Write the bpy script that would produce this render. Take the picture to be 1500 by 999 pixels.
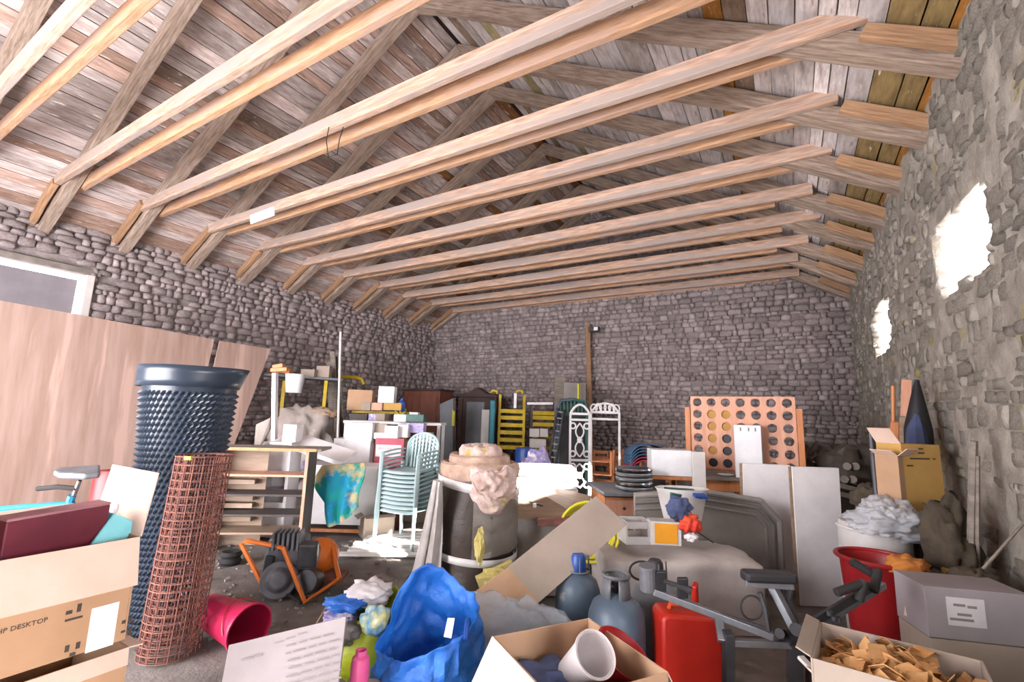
import bpy, bmesh, math, random
from mathutils import Vector, Matrix, noise, Euler
random.seed(7)
SC = bpy.context.scene
COL = SC.collection
for o in list(bpy.data.objects): bpy.data.objects.remove(o)
PI = math.pi
# ---------------------------------------------------------------- camera
F, YAW, PIT, ROLL = 681.2, 0.5385, 0.1593, 0.0313      # focal length in px of the 1500x999 frame
CAM = Vector((0, 0, 1.5))
_cy, _sy, _cp, _sp = math.cos(YAW), math.sin(YAW), math.cos(PIT), math.sin(PIT)
FWD = Vector((-_sy*_cp, _cy*_cp, _sp))
_r = Vector((_cy, _sy, 0)); _u = _r.cross(FWD)
RGT = math.cos(ROLL)*_r + math.sin(ROLL)*_u
UP = -math.sin(ROLL)*_r + math.cos(ROLL)*_u
cd = bpy.data.cameras.new('camera'); cam = bpy.data.objects.new('camera', cd); COL.objects.link(cam)
cd.sensor_width = 36; cd.lens = F*36/1500; cd.clip_start = .02; cd.clip_end = 300
cam.matrix_world = Matrix(((RGT.x, UP.x, -FWD.x, CAM.x), (RGT.y, UP.y, -FWD.y, CAM.y), (RGT.z, UP.z, -FWD.z, CAM.z), (0, 0, 0, 1)))
SC.camera = cam
# ---------------------------------------------------------------- light
SC.view_settings.view_transform = 'Standard'; SC.view_settings.look = 'None'
SC.view_settings.gamma = 1; SC.view_settings.use_curve_mapping = False
SC.view_settings.exposure = 0.9
w = bpy.data.worlds.new('sky'); SC.world = w; w.use_nodes = True
bg = w.node_tree.nodes['Background']; bg.inputs[0].default_value = (1, .955, .985, 1); bg.inputs[1].default_value = 14.0
def sun(direction, power, col, ang):
    l = bpy.data.lights.new('sun', 'SUN'); l.energy = power; l.color = col; l.angle = ang
    o = bpy.data.objects.new('sun', l); COL.objects.link(o)
    o.rotation_euler = Vector(direction).to_track_quat('-Z', 'Y').to_euler()
sun((-5, .05, -2.75), 90.0, (1, .93, .86), .02)
def area(name, loc, target, sx, sy, power, col):
    l = bpy.data.lights.new(name, 'AREA'); l.shape = 'RECTANGLE'; l.size = sx; l.size_y = sy; l.energy = power; l.color = col
    o = bpy.data.objects.new(name, l); COL.objects.link(o); o.location = loc
    o.rotation_euler = (Vector(target)-Vector(loc)).to_track_quat('-Z', 'Y').to_euler()
def portal(loc, target, sx, sy):          # guides the sampling of the sky through an opening; gives no light of its own
    area('portal', loc, target, sx, sy, 1, (1, 1, 1)); bpy.context.scene.objects['portal'].data.cycles.is_portal = True
    bpy.context.scene.objects['portal'].name = 'daylight_opening'
portal((-4.65, -2.55, 1.7), (-4.65, 4, 1.7), 4.5, 3.4)
portal((1.3, .05, 1.4), (-4, .05, 1.4), 1.7, 1.15); portal((1.3, 4.3, 2.6), (-4, 4.3, 2.6), 1.3, 1.2); portal((1.3, 7.55, 2.8), (-4, 7.55, 2.8), 1.4, .9)
SC.cycles.max_bounces = 8; SC.cycles.diffuse_bounces = 5; SC.cycles.transparent_max_bounces = 12
SC.cycles.use_denoising = True
SC.cycles.sample_clamp_indirect = 6
# ---------------------------------------------------------------- pixel helpers (where a real point lies, given its distance)
def ray(u, v): return FWD + (u-750)/F*RGT - (v-499.5)/F*UP
def D(u, v, d): return CAM + d*ray(u, v)
def G(u, v, z=0):
    r = ray(u, v); return CAM + r*((z-CAM.z)/r.z)
def PX(u, v, x):
    r = ray(u, v); return CAM + r*(x/r.x)
def PY(u, v, y):
    r = ray(u, v); return CAM + r*(y/r.y)
def FL(u, d, z=0):                       # floor point in image column u at depth d
    a = (u-750)/F
    b = (FWD.z + a*RGT.z - (z-CAM.z)/d)/UP.z
    p = D(u, 499.5+b*F, d); p.z = z; return p
def HT(u, v, d): return D(u, v, d).z
def px(n, d): return n*d/F
def proj(p):
    q = p-CAM; d = q.dot(FWD)
    return (750+F*q.dot(RGT)/d, 499.5-F*q.dot(UP)/d, d) if d > .05 else (0, 0, -1)
# ---------------------------------------------------------------- materials
def lin(h, k=1):
    c = [int(h[i:i+2], 16)/255 for i in (0, 2, 4)]
    return tuple((x/12.92 if x <= .04045 else ((x+.055)/1.055)**2.4)*k for x in c)+(1,)
MATS = {}
def mat(name, c, c2=None, rough=.7, metal=0, sc=5, st=(1, 1, 1), bump=.12, bsc=30, alpha=1, trans=0, ov=0, oc=False, lo=.35, hi=.65, spots=None, coat=0, transl=0):
    m = bpy.data.materials.new(name); m.use_nodes = True; MATS[name] = m
    nt = m.node_tree; N = nt.nodes; L = nt.links.new; p = N['Principled BSDF']
    tc = N.new('ShaderNodeTexCoord'); mp = N.new('ShaderNodeMapping'); mp.inputs['Scale'].default_value = st; L(tc.outputs['Object'], mp.inputs[0])
    def nz(scale, det=5, r=.6):
        n = N.new('ShaderNodeTexNoise'); n.inputs['Scale'].default_value = scale; n.inputs['Detail'].default_value = det; n.inputs['Roughness'].default_value = r
        L(mp.outputs[0], n.inputs['Vector']); return n
    a = lin(c); b = lin(c2) if c2 else tuple(x*.72 for x in a[:3])+(1,)
    n1 = nz(sc); rp = N.new('ShaderNodeValToRGB'); rp.color_ramp.elements[0].position = lo; rp.color_ramp.elements[1].position = hi
    rp.color_ramp.elements[0].color = a; rp.color_ramp.elements[1].color = b
    L(n1.outputs['Fac'], rp.inputs[0]); out = rp.outputs[0]
    def mix(fac, A, B, blend='MIX'):
        x = N.new('ShaderNodeMix'); x.data_type = 'RGBA'; x.blend_type = blend
        for i, s in ((0, fac), (6, A), (7, B)):
            if isinstance(s, (int, float)): x.inputs[i].default_value = s
            elif isinstance(s, tuple): x.inputs[i].default_value = s
            else: L(s, x.inputs[i])
        return x.outputs[2]
    oi = None
    if oc or ov: oi = N.new('ShaderNodeObjectInfo')
    if oc: out = mix(1.0, out, oi.outputs['Color'], 'MULTIPLY')
    if spots:                              # (colour, scale, threshold)
        for (sccol, ssc, th) in spots:
            n3 = nz(ssc, 4); r3 = N.new('ShaderNodeValToRGB'); r3.color_ramp.elements[0].position = th; r3.color_ramp.elements[1].position = th+.08
            L(n3.outputs['Fac'], r3.inputs[0]); out = mix(r3.outputs[0], out, lin(sccol))
    if ov:
        g = N.new('ShaderNodeNewGeometry'); ad = N.new('ShaderNodeMath'); ad.operation = 'ADD'; fr = N.new('ShaderNodeMath'); fr.operation = 'FRACT'
        L(oi.outputs['Random'], ad.inputs[0]); L(g.outputs['Random Per Island'], ad.inputs[1]); L(ad.outputs[0], fr.inputs[0])
        mr = N.new('ShaderNodeMapRange'); mr.inputs[3].default_value = 1-ov; mr.inputs[4].default_value = 1+ov; L(fr.outputs[0], mr.inputs[0])
        hs = N.new('ShaderNodeHueSaturation'); L(mr.outputs[0], hs.inputs['Value']); L(out, hs.inputs['Color']); out = hs.outputs[0]
    L(out, p.inputs['Base Color'])
    p.inputs['Roughness'].default_value = rough; p.inputs['Metallic'].default_value = metal
    if trans: p.inputs['Transmission Weight'].default_value = trans
    if alpha < 1: p.inputs['Alpha'].default_value = alpha
    if coat: p.inputs['Coat Weight'].default_value = coat
    if bump:
        n2 = nz(bsc, 6, .7); bp = N.new('ShaderNodeBump'); bp.inputs['Strength'].default_value = bump; bp.inputs['Distance'].default_value = .02
        L(n2.outputs['Fac'], bp.inputs['Height']); L(bp.outputs[0], p.inputs['Normal'])
    return m
mat('stone', 'aca09f', '877c7b', rough=.97, sc=7, bump=.6, bsc=24, ov=.24, spots=(('6f6460', 4, .67),))
mat('mortar', '9c918f', '7f7573', rough=.97, sc=6, bump=.8, bsc=22)
mat('stone_right', 'a59f94', '827c74', rough=.95, sc=9, bump=.8, bsc=26, ov=.18, spots=(('8a8150', 2.2, .62),))
mat('render_right', 'a8a298', '827b72', rough=.97, sc=5, bump=.9, bsc=20, spots=(('8c8350', 1.3, .6), ('a8a29e', 3, .62)))
mat('dirt', '7f7974', '635d59', rough=.97, sc=3, bump=.6, bsc=18, spots=(('948e88', 2, .6), ('55504c', 7, .66)))
PLS = 5
mat('plank', 'ffffff', 'a89c96', rough=.85, sc=3, st=(PLS, 1, 1), bump=.35, bsc=9, oc=True, ov=.14, lo=.3, hi=.72, spots=(('8a7464', 2.4, .64), ('d8ccc8', 4, .62)))
mat('rafter_wood', 'ad9a8c', '7d6a5a', rough=.85, sc=4, st=(1, 10, 10), bump=.4, bsc=9, ov=.12, spots=(('4a3a2e', 3.2, .7),))
mat('tie_wood_orange', 'c49c7c', '9c7656', rough=.8, sc=4, st=(1, 12, 12), bump=.3, bsc=9, ov=.1, spots=(('a88a78', .9, .52), ('5b4030', 4, .72),))
mat('tie_wood', 'cfae9a', '9d8270', rough=.8, sc=4, st=(1, 12, 12), bump=.3, bsc=9, ov=.1, spots=(('a3948c', .8, .5), ('bb9478', 1.1, .62), ('5b4030', 4, .72),))
mat('sprocket_wood', 'b08c6c', '8d6b4e', rough=.8, sc=4, st=(1, 12, 12), bump=.3, bsc=9, ov=.1)
mat('cardboard', 'b49274', 'a58467', rough=.85, sc=2.5, bump=.06, bsc=40)
mat('cardboard_pale_lit', 'e2c9ba', 'd5b7a6', rough=.85, sc=2.5, bump=.06, bsc=40)  # paler copy of the cardboard; bright light on flaps put into the colour
mat('cardboard_grey', 'a39588', '93857a', rough=.88, sc=2.5, bump=.08, bsc=30)
mat('cardboard_ochre', 'c09a56', 'b08a48', rough=.85, sc=2.5, bump=.06, bsc=40)
mat('white_card_shaded', '9d9699', '90898c', rough=.75, sc=3, bump=.05)  # darkened copy of the white card, with shade put into the colour
mat('white_card', 'd6d2cf', 'c6c2bf', rough=.75, sc=3, bump=.05)
mat('white_paint', 'ece9ea', 'dedadc', rough=.45, sc=4, bump=.04)
mat('white_plastic', 'eef0f2', 'e2e4e8', rough=.35, sc=6, bump=.03)
mat('ink', '4a4038', '3c342e', rough=.8, bump=0)
mat('grey_ink', '8c8686', '7c7676', rough=.8, bump=0)
mat('black_plastic', '26262a', '1c1c20', rough=.5, bump=.08)
mat('black_rubber', '2c2a2a', '201e1e', rough=.8, bump=.15)
mat('membrane', '323d4c', '28323e', rough=.3, sc=3, bump=.04)
mat('rust', '86574a', '64403a', rough=.9, sc=12, bump=.3, bsc=60)
mat('plywood', 'aa9186', '94796c', rough=.55, sc=1.6, st=(1, 6, .5), bump=.06, bsc=8, spots=(('b89c90', .8, .55),))
mat('grey_door', '8a858a', '7a757a', rough=.7, sc=2, bump=.06)
mat('dark_wood', '4a3630', '382824', rough=.6, sc=3, st=(1, 8, 1), bump=.15)
mat('brown_wood', '7c4a38', '643a2c', rough=.55, sc=3, st=(6, 6, .8), bump=.15)
mat('orange_wood', 'd08a58', 'b87346', rough=.55, sc=3, st=(6, 6, .8), bump=.12)
mat('pink_wood', 'd8a287', 'c78f74', rough=.55, sc=3, st=(6, 6, .8), bump=.08)
mat('grey_wood', '8f867c', '6f675f', rough=.85, sc=3, st=(1.2, 9, 9), bump=.25)
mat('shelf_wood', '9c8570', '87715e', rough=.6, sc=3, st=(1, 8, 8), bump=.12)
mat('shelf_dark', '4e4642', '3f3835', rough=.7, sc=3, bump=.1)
mat('yellow_steel', 'd0b416', 'b89b10', rough=.5, sc=5, bump=.05)
mat('grey_steel', '8d9096', '70747a', rough=.4, metal=.6, sc=6, bump=.06)
mat('dark_steel', '4a4a4e', '38383c', rough=.5, metal=.5, sc=6, bump=.1)
mat('engine_grey', '6a6a70', '55555a', rough=.6, metal=.2, sc=8, bump=.2)
mat('orange_paint', 'd8721e', 'c0601a', rough=.5, sc=6, bump=.08, spots=(('7a5238', 5, .66),))
mat('chrome', 'c8ccd2', 'a8acb2', rough=.18, metal=1, sc=6, bump=.02)
mat('green_plastic', 'b7cdcf', 'a6bfc2', rough=.4, sc=3, bump=.03)
mat('dark_green_plastic', '2f5c54', '244a44', rough=.45, sc=3, bump=.03)
mat('blue_tarp', '2a78d4', '1a5cb8', rough=.38, sc=5, bump=.5, bsc=16, spots=(('3b82dc', 9, .62),))
mat('blue_plastic', '2450a0', '1c4288', rough=.4, bump=.05)
mat('cyan_paint', '36a6cc', '2a90b8', rough=.4, bump=.03)
mat('cyan_card', '8fe0ea', '78ccd8', rough=.4, bump=.03)
mat('teal_card', '1f7f92', '18687a', rough=.4, bump=.03)
mat('maroon', '6e2436', '5a1c2c', rough=.5, bump=.06)
mat('maroon_dusty', 'a87a82', '96686f', rough=.8, bump=.06)
mat('pink_plastic', 'b8224e', 'a01c42', rough=.4, sc=3, bump=.04)
mat('pink_bottle', 'd65c94', 'c44a84', rough=.35, bump=.03)
mat('red_plastic', 'b0200f', '981a10', rough=.42, sc=3, bump=.06)
mat('red_dusty', 'c0501f', 'c82a1a', rough=.6, sc=3, bump=.06)
mat('dark_red', '9c1c20', '82161c', rough=.45, sc=3, bump=.05)
mat('lime', 'a8b41e', '94a018', rough=.5, sc=4, bump=.2)
mat('yellow_hose', 'd8d23a', 'c4bc28', rough=.45, bump=.05)
mat('orange_box', 'e09a1c', 'd08a14', rough=.5, bump=.03)
mat('gas_blue', '50606f', '424f5e', rough=.45, sc=4, bump=.06, spots=(('8a8a8a', 6, .6),))
mat('gas_grey', '6f7276', '5c5f64', rough=.5, sc=4, bump=.06, spots=(('8d8b88', 6, .6),))
mat('dust_grey', '9c938d', '877e78', rough=.95, sc=4, bump=.25, bsc=12, spots=(('a8a09a', 3, .6),))
mat('dusty_fabric', 'b2a9a4', '9b928d', rough=.95, sc=3, bump=.35, bsc=10, spots=(('776e69', 8, .68),))
mat('head_grey', '7d7874', '6a6562', rough=.7, sc=4, bump=.08)
mat('head_pale', '8f8a86', '827d79', rough=.8, sc=4, bump=.08)
mat('wool', 'c6a996', 'a88c7c', rough=.95, sc=9, bump=.8, bsc=25)
mat('wool_pink', 'd8c2bb', 'b89c90', rough=.95, sc=9, bump=.9, bsc=22, spots=(('b8a23a', 4, .6),))
mat('foam_yellow', 'cbbd7c', 'b3a35c', rough=.95, sc=9, bump=.8, bsc=22)
mat('wrap_brown', '443a34', '352d28', rough=.38, sc=3, bump=.5, bsc=8, spots=(('6c5e54', 2.5, .62),))
mat('wrap_grey', '77706a', '655e58', rough=.35, sc=3, bump=.6, bsc=9)
mat('strap_white', 'd5d2d0', 'c0bdbb', rough=.5, bump=.1)
mat('film', 'dcdee2', 'c6cad0', rough=.25, sc=6, bump=.6, bsc=14, alpha=.5)
mat('film_thick', 'ccc6c2', 'b4aeaa', rough=.3, sc=6, bump=.6, bsc=14, alpha=.82)
mat('film_blue', 'd6e0ea', 'bccad8', rough=.18, sc=5, bump=1, bsc=9, alpha=.4)
mat('cup_plastic', 'cfc8c8', 'c2baba', rough=.35, sc=5, bump=.03, alpha=.8)
mat('sign_red', 'b4485c', 'a63c50', rough=.5, bump=.03)
mat('purple_print', 'b8a8cc', '7a78b0', rough=.5, sc=14, bump=.3, spots=(('e6e2ee', 10, .55), ('b06a86', 12, .66)))
mat('blue_print', '3a8cc0', 'd8d070', rough=.5, sc=14, bump=.2, spots=(('e0dcd8', 10, .6),))
mat('towel', '18988e', '1f86b4', rough=.95, sc=5, bump=.5, bsc=50, lo=.42, hi=.56, spots=(('c2a878', 2.2, .46), ('2fb0bc', 5, .58), ('1a8a70', 3.1, .55), ('d0b94a', 4, .66)))
mat('seat_blue', '3a5d7e', '2c4a68', rough=.5, bump=.05)
mat('seat_red', '9c3048', '86263c', rough=.5, bump=.05)
mat('mirror_grey', '8f969e', '7e858d', rough=.25, metal=.3, sc=2, bump=.02)
mat('disc_yellow', 'b8862a', 'a67620', rough=.5, bump=.03)
mat('navy_cloth', '4a5478', '3c4664', rough=.9, bump=.2)
mat('crate_white', 'c9c6c4', 'b4b1af', rough=.55, bump=.06)
mat('junk', '5a514a', '413a35', rough=.8, metal=.2, sc=8, bump=.3)
mat('junk_pale', '8d857e', '746c66', rough=.8, sc=8, bump=.3)
mat('shavings', 'c89a66', 'a87440', rough=.9, sc=8, bump=.3, ov=.25)
mat('paper', 'd8d4d6', 'c8c4c6', rough=.8, bump=.05)
mat('moss', '544a3c', '3c352b', rough=.95, sc=8, bump=.5)
mat('orange_rag', 'c8823c', 'b06c2c', rough=.95, sc=6, bump=.5)
# ---------------------------------------------------------------- mesh builder
class MB:
    def __init__(s): s.b = bmesh.new()
    def _add(s, vs, fs):
        v = [s.b.verts.new(p) for p in vs]
        for f in fs:
            try: s.b.faces.new([v[i] for i in f])
            except ValueError: pass
        return s
    def box(s, c, d, rot=None):
        hx, hy, hz = d[0]/2, d[1]/2, d[2]/2; c = Vector(c)
        R = Euler(rot).to_matrix() if isinstance(rot, (tuple, list)) else (rot or Matrix.Identity(3))
        vs = [c+R @ Vector((x*hx, y*hy, z*hz)) for x in (-1, 1) for y in (-1, 1) for z in (-1, 1)]
        return s._add(vs, ((0, 1, 3, 2), (4, 6, 7, 5), (0, 4, 5, 1), (2, 3, 7, 6), (0, 2, 6, 4), (1, 5, 7, 3)))
    def slab(s, pts, t):                 # planar polygon extruded by vector t
        p = [Vector(q) for q in pts]; t = Vector(t); n = len(p)
        return s._add(p+[q+t for q in p], [tuple(range(n)), tuple(range(2*n-1, n-1, -1))]+[(i, i+n, (i+1) % n+n, (i+1) % n) for i in range(n)])
    def bar(s, a, b, w, h=None, up=(0, 0, 1)):
        a, b = Vector(a), Vector(b); h = h or w; x = (b-a).normalized(); u = Vector(up)
        if abs(x.dot(u)) > .98: u = Vector((1, 0, 0))
        y = u.cross(x).normalized(); z = x.cross(y)
        vs = [p+y*(i*w/2)+z*(j*h/2) for p in (a, b) for i, j in ((-1, -1), (1, -1), (1, 1), (-1, 1))]
        return s._add(vs, ((0, 1, 2, 3), (7, 6, 5, 4), (0, 4, 5, 1), (1, 5, 6, 2), (2, 6, 7, 3), (3, 7, 4, 0)))
    def tube(s, pts, r, n=8, closed=False):
        P = [Vector(p) for p in pts]; m = len(P); R = r if isinstance(r, (list, tuple)) else [r]*m
        vs = []; pn = None
        for i in range(m):
            if closed: t = P[(i+1) % m]-P[i-1]
            else: t = P[min(i+1, m-1)]-P[max(i-1, 0)]
            t = t.normalized() if t.length > 1e-9 else Vector((0, 0, 1))
            if pn is None:
                pn = t.orthogonal().normalized()
            pn = (pn-t*pn.dot(t)); pn = pn.normalized() if pn.length > 1e-6 else t.orthogonal().normalized()
            q = t.cross(pn)
            vs += [P[i]+(pn*math.cos(2*PI*k/n)+q*math.sin(2*PI*k/n))*R[i] for k in range(n)]
        fs = []
        for i in range(m if closed else m-1):
            j = (i+1) % m
            fs += [(i*n+k, i*n+(k+1) % n, j*n+(k+1) % n, j*n+k) for k in range(n)]
        if not closed: fs += [tuple(range(n-1, -1, -1)), tuple(range((m-1)*n, m*n))]
        return s._add(vs, fs)
    def lathe(s, prof, n=24, M=None, caps=True):
        M = M or Matrix.Identity(4); vs = []
        for r, z in prof: vs += [M @ Vector((r*math.cos(2*PI*k/n), r*math.sin(2*PI*k/n), z)) for k in range(n)]
        fs = []
        for i in range(len(prof)-1): fs += [(i*n+k, i*n+(k+1) % n, (i+1)*n+(k+1) % n, (i+1)*n+k) for k in range(n)]
        if caps:
            fs.append(tuple(range(n-1, -1, -1))); e = (len(prof)-1)*n; fs.append(tuple(range(e, e+n)))
        return s._add(vs, fs)
    def cyl(s, a, b, r, r2=None, n=16):
        a, b = Vector(a), Vector(b); q = (b-a).to_track_quat('Z', 'Y').to_matrix().to_4x4()
        return s.lathe([(r, 0), (r if r2 is None else r2, (b-a).length)], n, Matrix.Translation(a) @ q)
    def grid(s, f, nu, nv, wrap=False):
        vs = [f(i/nu, j/nv) for j in range(nv+1) for i in range(nu+(0 if wrap else 1))]; w = nu+(0 if wrap else 1)
        fs = [(j*w+i, j*w+(i+1) % w, (j+1)*w+(i+1) % w, (j+1)*w+i) for j in range(nv) for i in range(nu)]
        return s._add(vs, fs)
    def blob(s, c, d, sub=3, amp=.15, fr=2.0, seed=0, flat=None):
        c = Vector(c); b2 = bmesh.new(); bmesh.ops.create_icosphere(b2, subdivisions=sub, radius=1)
        vs = []
        for v in b2.verts:
            p = v.co.copy(); o = Vector((seed*7.3, seed*3.1, seed*1.7))
            k = 1+amp*(noise.noise(p*fr+o)*1.2+noise.noise(p*fr*2.6+o)*.6+noise.noise(p*fr*6+o)*.25)
            p *= k
            if flat is not None and p.z < flat: p.z = flat+(p.z-flat)*.08
            vs.append(c+Vector((p.x*d[0], p.y*d[1], p.z*d[2])))
        s._add(vs, [tuple(v.index for v in f.verts) for f in b2.faces]); b2.free(); return s
    def build(s, name, m=None, parent=None, bev=0, smooth=False, solid=0, loc=None, off=0):
        bmesh.ops.recalc_face_normals(s.b, faces=s.b.faces)
        me = bpy.data.meshes.new(name); s.b.to_mesh(me); s.b.free()
        o = bpy.data.objects.new(name, me); COL.objects.link(o)
        if m: me.materials.append(MATS[m])
        if smooth:
            me.shade_smooth()
            if smooth != 'all': me.set_sharp_from_angle(angle=.7)
        if parent: o.parent = parent
        if loc is not None: o.location = loc
        if solid:
            q = o.modifiers.new('solid', 'SOLIDIFY'); q.thickness = solid; q.offset = off
        if bev:
            q = o.modifiers.new('bevel', 'BEVEL'); q.width = bev; q.segments = 2; q.limit_method = 'ANGLE'
        return o
def tag(o, label, cat, group=None, kind=None):
    o['label'] = label
    if cat: o['category'] = cat
    if group: o['group'] = group
    if kind: o['kind'] = kind
    return o
def thing(name, label, cat, loc=(0, 0, 0), rz=YAW, group=None):
    o = bpy.data.objects.new(name, None); COL.objects.link(o); o.location = loc; o.rotation_euler = (0, 0, rz); o.empty_display_size = .1
    return tag(o, label, cat, group)
def struct(o): o['kind'] = 'structure'; return o
def LP(root):                              # pixel + distance -> the thing's own frame
    M = (Matrix.Translation(root.location) @ root.rotation_euler.to_matrix().to_4x4()).inverted()
    return lambda u, v, d: M @ D(u, v, d)
def dup(root, loc=None, rz=None, label=None):
    def cp(o, par):
        c = o.copy(); COL.objects.link(c)
        if par: c.parent = par
        for ch in kids.get(o.name, ()): cp(ch, c)
        return c
    kids = {}
    for o in list(bpy.data.objects):
        if o.parent: kids.setdefault(o.parent.name, []).append(o)
    r = cp(root, None)
    if loc is not None: r.location = loc
    if rz is not None: r.rotation_euler = (0, 0, rz)
    if label: r['label'] = label
    return r
def beam(name, m, a, b, w, h, parent=None, seed=0, up=(0, 0, 1), n=10, rough=.012, round_=0):
    """hewn timber from a to b; its own x axis runs along the grain"""
    a, b = Vector(a), Vector(b); L = (b-a).length; x = (b-a).normalized(); u = Vector(up); y = u.cross(x).normalized(); z = x.cross(y)
    mb = MB(); k = 8 if round_ else 4; vs = []
    for i in range(n+1):
        t = i/n; o = Vector((0, noise.noise((t*3+seed*5.1, seed, 0))*rough, noise.noise((t*3+seed*3.7, 0, seed))*rough))
        s = 1+noise.noise((t*4+seed*2.3, 7, 3))*rough*4
        for j in range(k):
            an = PI/k+2*PI*j/k; cx, cz = math.cos(an), math.sin(an)
            if k == 4: cx, cz = math.copysign(1, cx), math.copysign(1, cz)
            else: cx, cz = cx*1.08, cz*1.08
            vs.append(Vector((t*L, cx*w/2*s, cz*h/2*s))+o)
    fs = [(i*k+j, i*k+(j+1) % k, (i+1)*k+(j+1) % k, (i+1)*k+j) for i in range(n) for j in range(k)]+[tuple(range(k-1, -1, -1)), tuple(range(n*k, n*k+k))]
    mb._add(vs, fs); ob = mb.build(name, m, parent, bev=.008 if k == 4 else 0, smooth=bool(round_))
    ob.matrix_local = Matrix(((x.x, y.x, z.x, a.x), (x.y, y.y, z.y, a.y), (x.z, y.z, z.z, a.z), (0, 0, 0, 1)))
    return ob
def text(s, size, m, parent, M, name='lettering', align='CENTER', ext=.0008):
    c = bpy.data.curves.new(name, 'FONT'); c.body = s; c.size = size; c.align_x = align; c.align_y = 'CENTER'; c.extrude = ext; c.resolution_u = 2
    t = bpy.data.objects.new(name, c); COL.objects.link(t)
    dg = bpy.context.evaluated_depsgraph_get(); me = bpy.data.meshes.new_from_object(t.evaluated_get(dg)); me.name = name
    bpy.data.objects.remove(t); bpy.data.curves.remove(c)
    o = bpy.data.objects.new(name, me); COL.objects.link(o); me.materials.clear(); me.materials.append(MATS[m])
    o.parent = parent; o.matrix_local = M
    return o
FRONT = Matrix.Rotation(PI/2, 4, 'X')       # lettering that stands upright and faces local -y
# ================================================================ SETTING
XL, XR, XP, YB, YF = -9.04, 1.06, -3.96, 10.66, -2.2
ZE, ZP = 3.86, 6.75
Y0, SP = 1.99, .95
# floor
mb = MB(); mb.grid(lambda a, b: Vector((XL-.1+a*(XR-XL+.2), YF+b*(YB-YF+.1), .018*noise.noise((a*22, b*26, 0))+.01*noise.noise((a*80, b*90, 3))-.012)), 110, 130)
struct(mb.build('floor', 'dirt', smooth=True))
# stone meshes shared by the walls
def stone_mesh(seed):
    b = bmesh.new(); bmesh.ops.create_cube(b, size=1); bmesh.ops.subdivide_edges(b, edges=b.edges, cuts=1, use_grid_fill=True)
    for v in b.verts:
        n = v.co.normalized()*.56; v.co = v.co.lerp(n, .42)*1.02+noise.noise_vector(v.co*1.9+Vector((seed*9, seed*4, seed)))*.2
    me = bpy.data.meshes.new('stone'); b.to_mesh(me); b.free(); me.shade_smooth(); return me
STONES = [stone_mesh(i) for i in range(8)]
SD = [([v.co.copy() for v in m.vertices], [tuple(p.vertices) for p in m.polygons]) for m in STONES]
def stone_wall(wall, org, ud, ulen, ztop, nrm, sm, skip, depth, keep, seed, hmin=.08, hmax=.19, wmin=.12, wmax=.42):
    rnd = random.Random(seed); org, ud, nrm = Vector(org), Vector(ud), Vector(nrm); out = []; z = .25
    while z < 7:
        h = rnd.uniform(hmin, hmax); u = -rnd.uniform(0, .2); any_ = False
        while u < ulen:
            w_ = rnd.uniform(wmin, wmax)*(1 if h > .1 else .8); c = u+w_/2
            if 0 < c < ulen:
                zc = z+h/2+noise.noise((c*1.5, z*2, seed))*.03
                if zc < ztop(c)-h*.4:
                    any_ = True
                    if rnd.random() > skip and keep(c, zc, w_/2, h/2):
                        p = org+ud*c+Vector((0, 0, zc)); out.append((p, w_*.97, rnd.uniform(*depth), h*.95, rnd.randrange(8), rnd.uniform(-.07, .07)))
            u += w_
        z += h
        if not any_ and z > 4: break
    scored = []
    for s in out:
        U, V, d = proj(s[0]); vis = d > 0 and -20 < U < 1520 and -20 < V < 860
        scored.append((min(s[1], s[3]*2)/d if vis else -1, s))
    scored.sort(key=lambda q: -q[0])
    for m in STONES:
        if not m.materials: pass
    vs, fs = [], []
    for i, (sc, s) in enumerate(scored):
        R = Matrix((ud, -nrm, Vector((0, 0, 1)))).transposed() @ Matrix.Rotation(s[5], 3, 'Y')
        if i < 295 and sc > 0:
            o = bpy.data.objects.new('stone', STONE_SETS[sm][s[4]]); COL.objects.link(o); o.parent = wall
            o.matrix_local = Matrix.Translation(s[0]) @ R.to_4x4() @ Matrix.Diagonal((s[1], s[2], s[3], 1))
        else:
            n = len(vs); A = R @ Matrix.Diagonal((s[1], s[2], s[3]))
            vs += [s[0]+A @ v for v in SD[s[4]][0]]; fs += [tuple(n+k for k in f) for f in SD[s[4]][1]]
    me = bpy.data.meshes.new('rubble_stones'); me.from_pydata(vs, [], fs); me.shade_smooth(); me.materials.append(MATS[sm])
    o = bpy.data.objects.new('rubble_stones', me); COL.objects.link(o); o.parent = wall; o['kind'] = 'stuff'
STONE_SETS = {}
for k in ('stone', 'stone_right'):
    STONE_SETS[k] = []
    for m in STONES:
        c = m.copy(); c.materials.append(MATS[k]); STONE_SETS[k].append(c)
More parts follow.
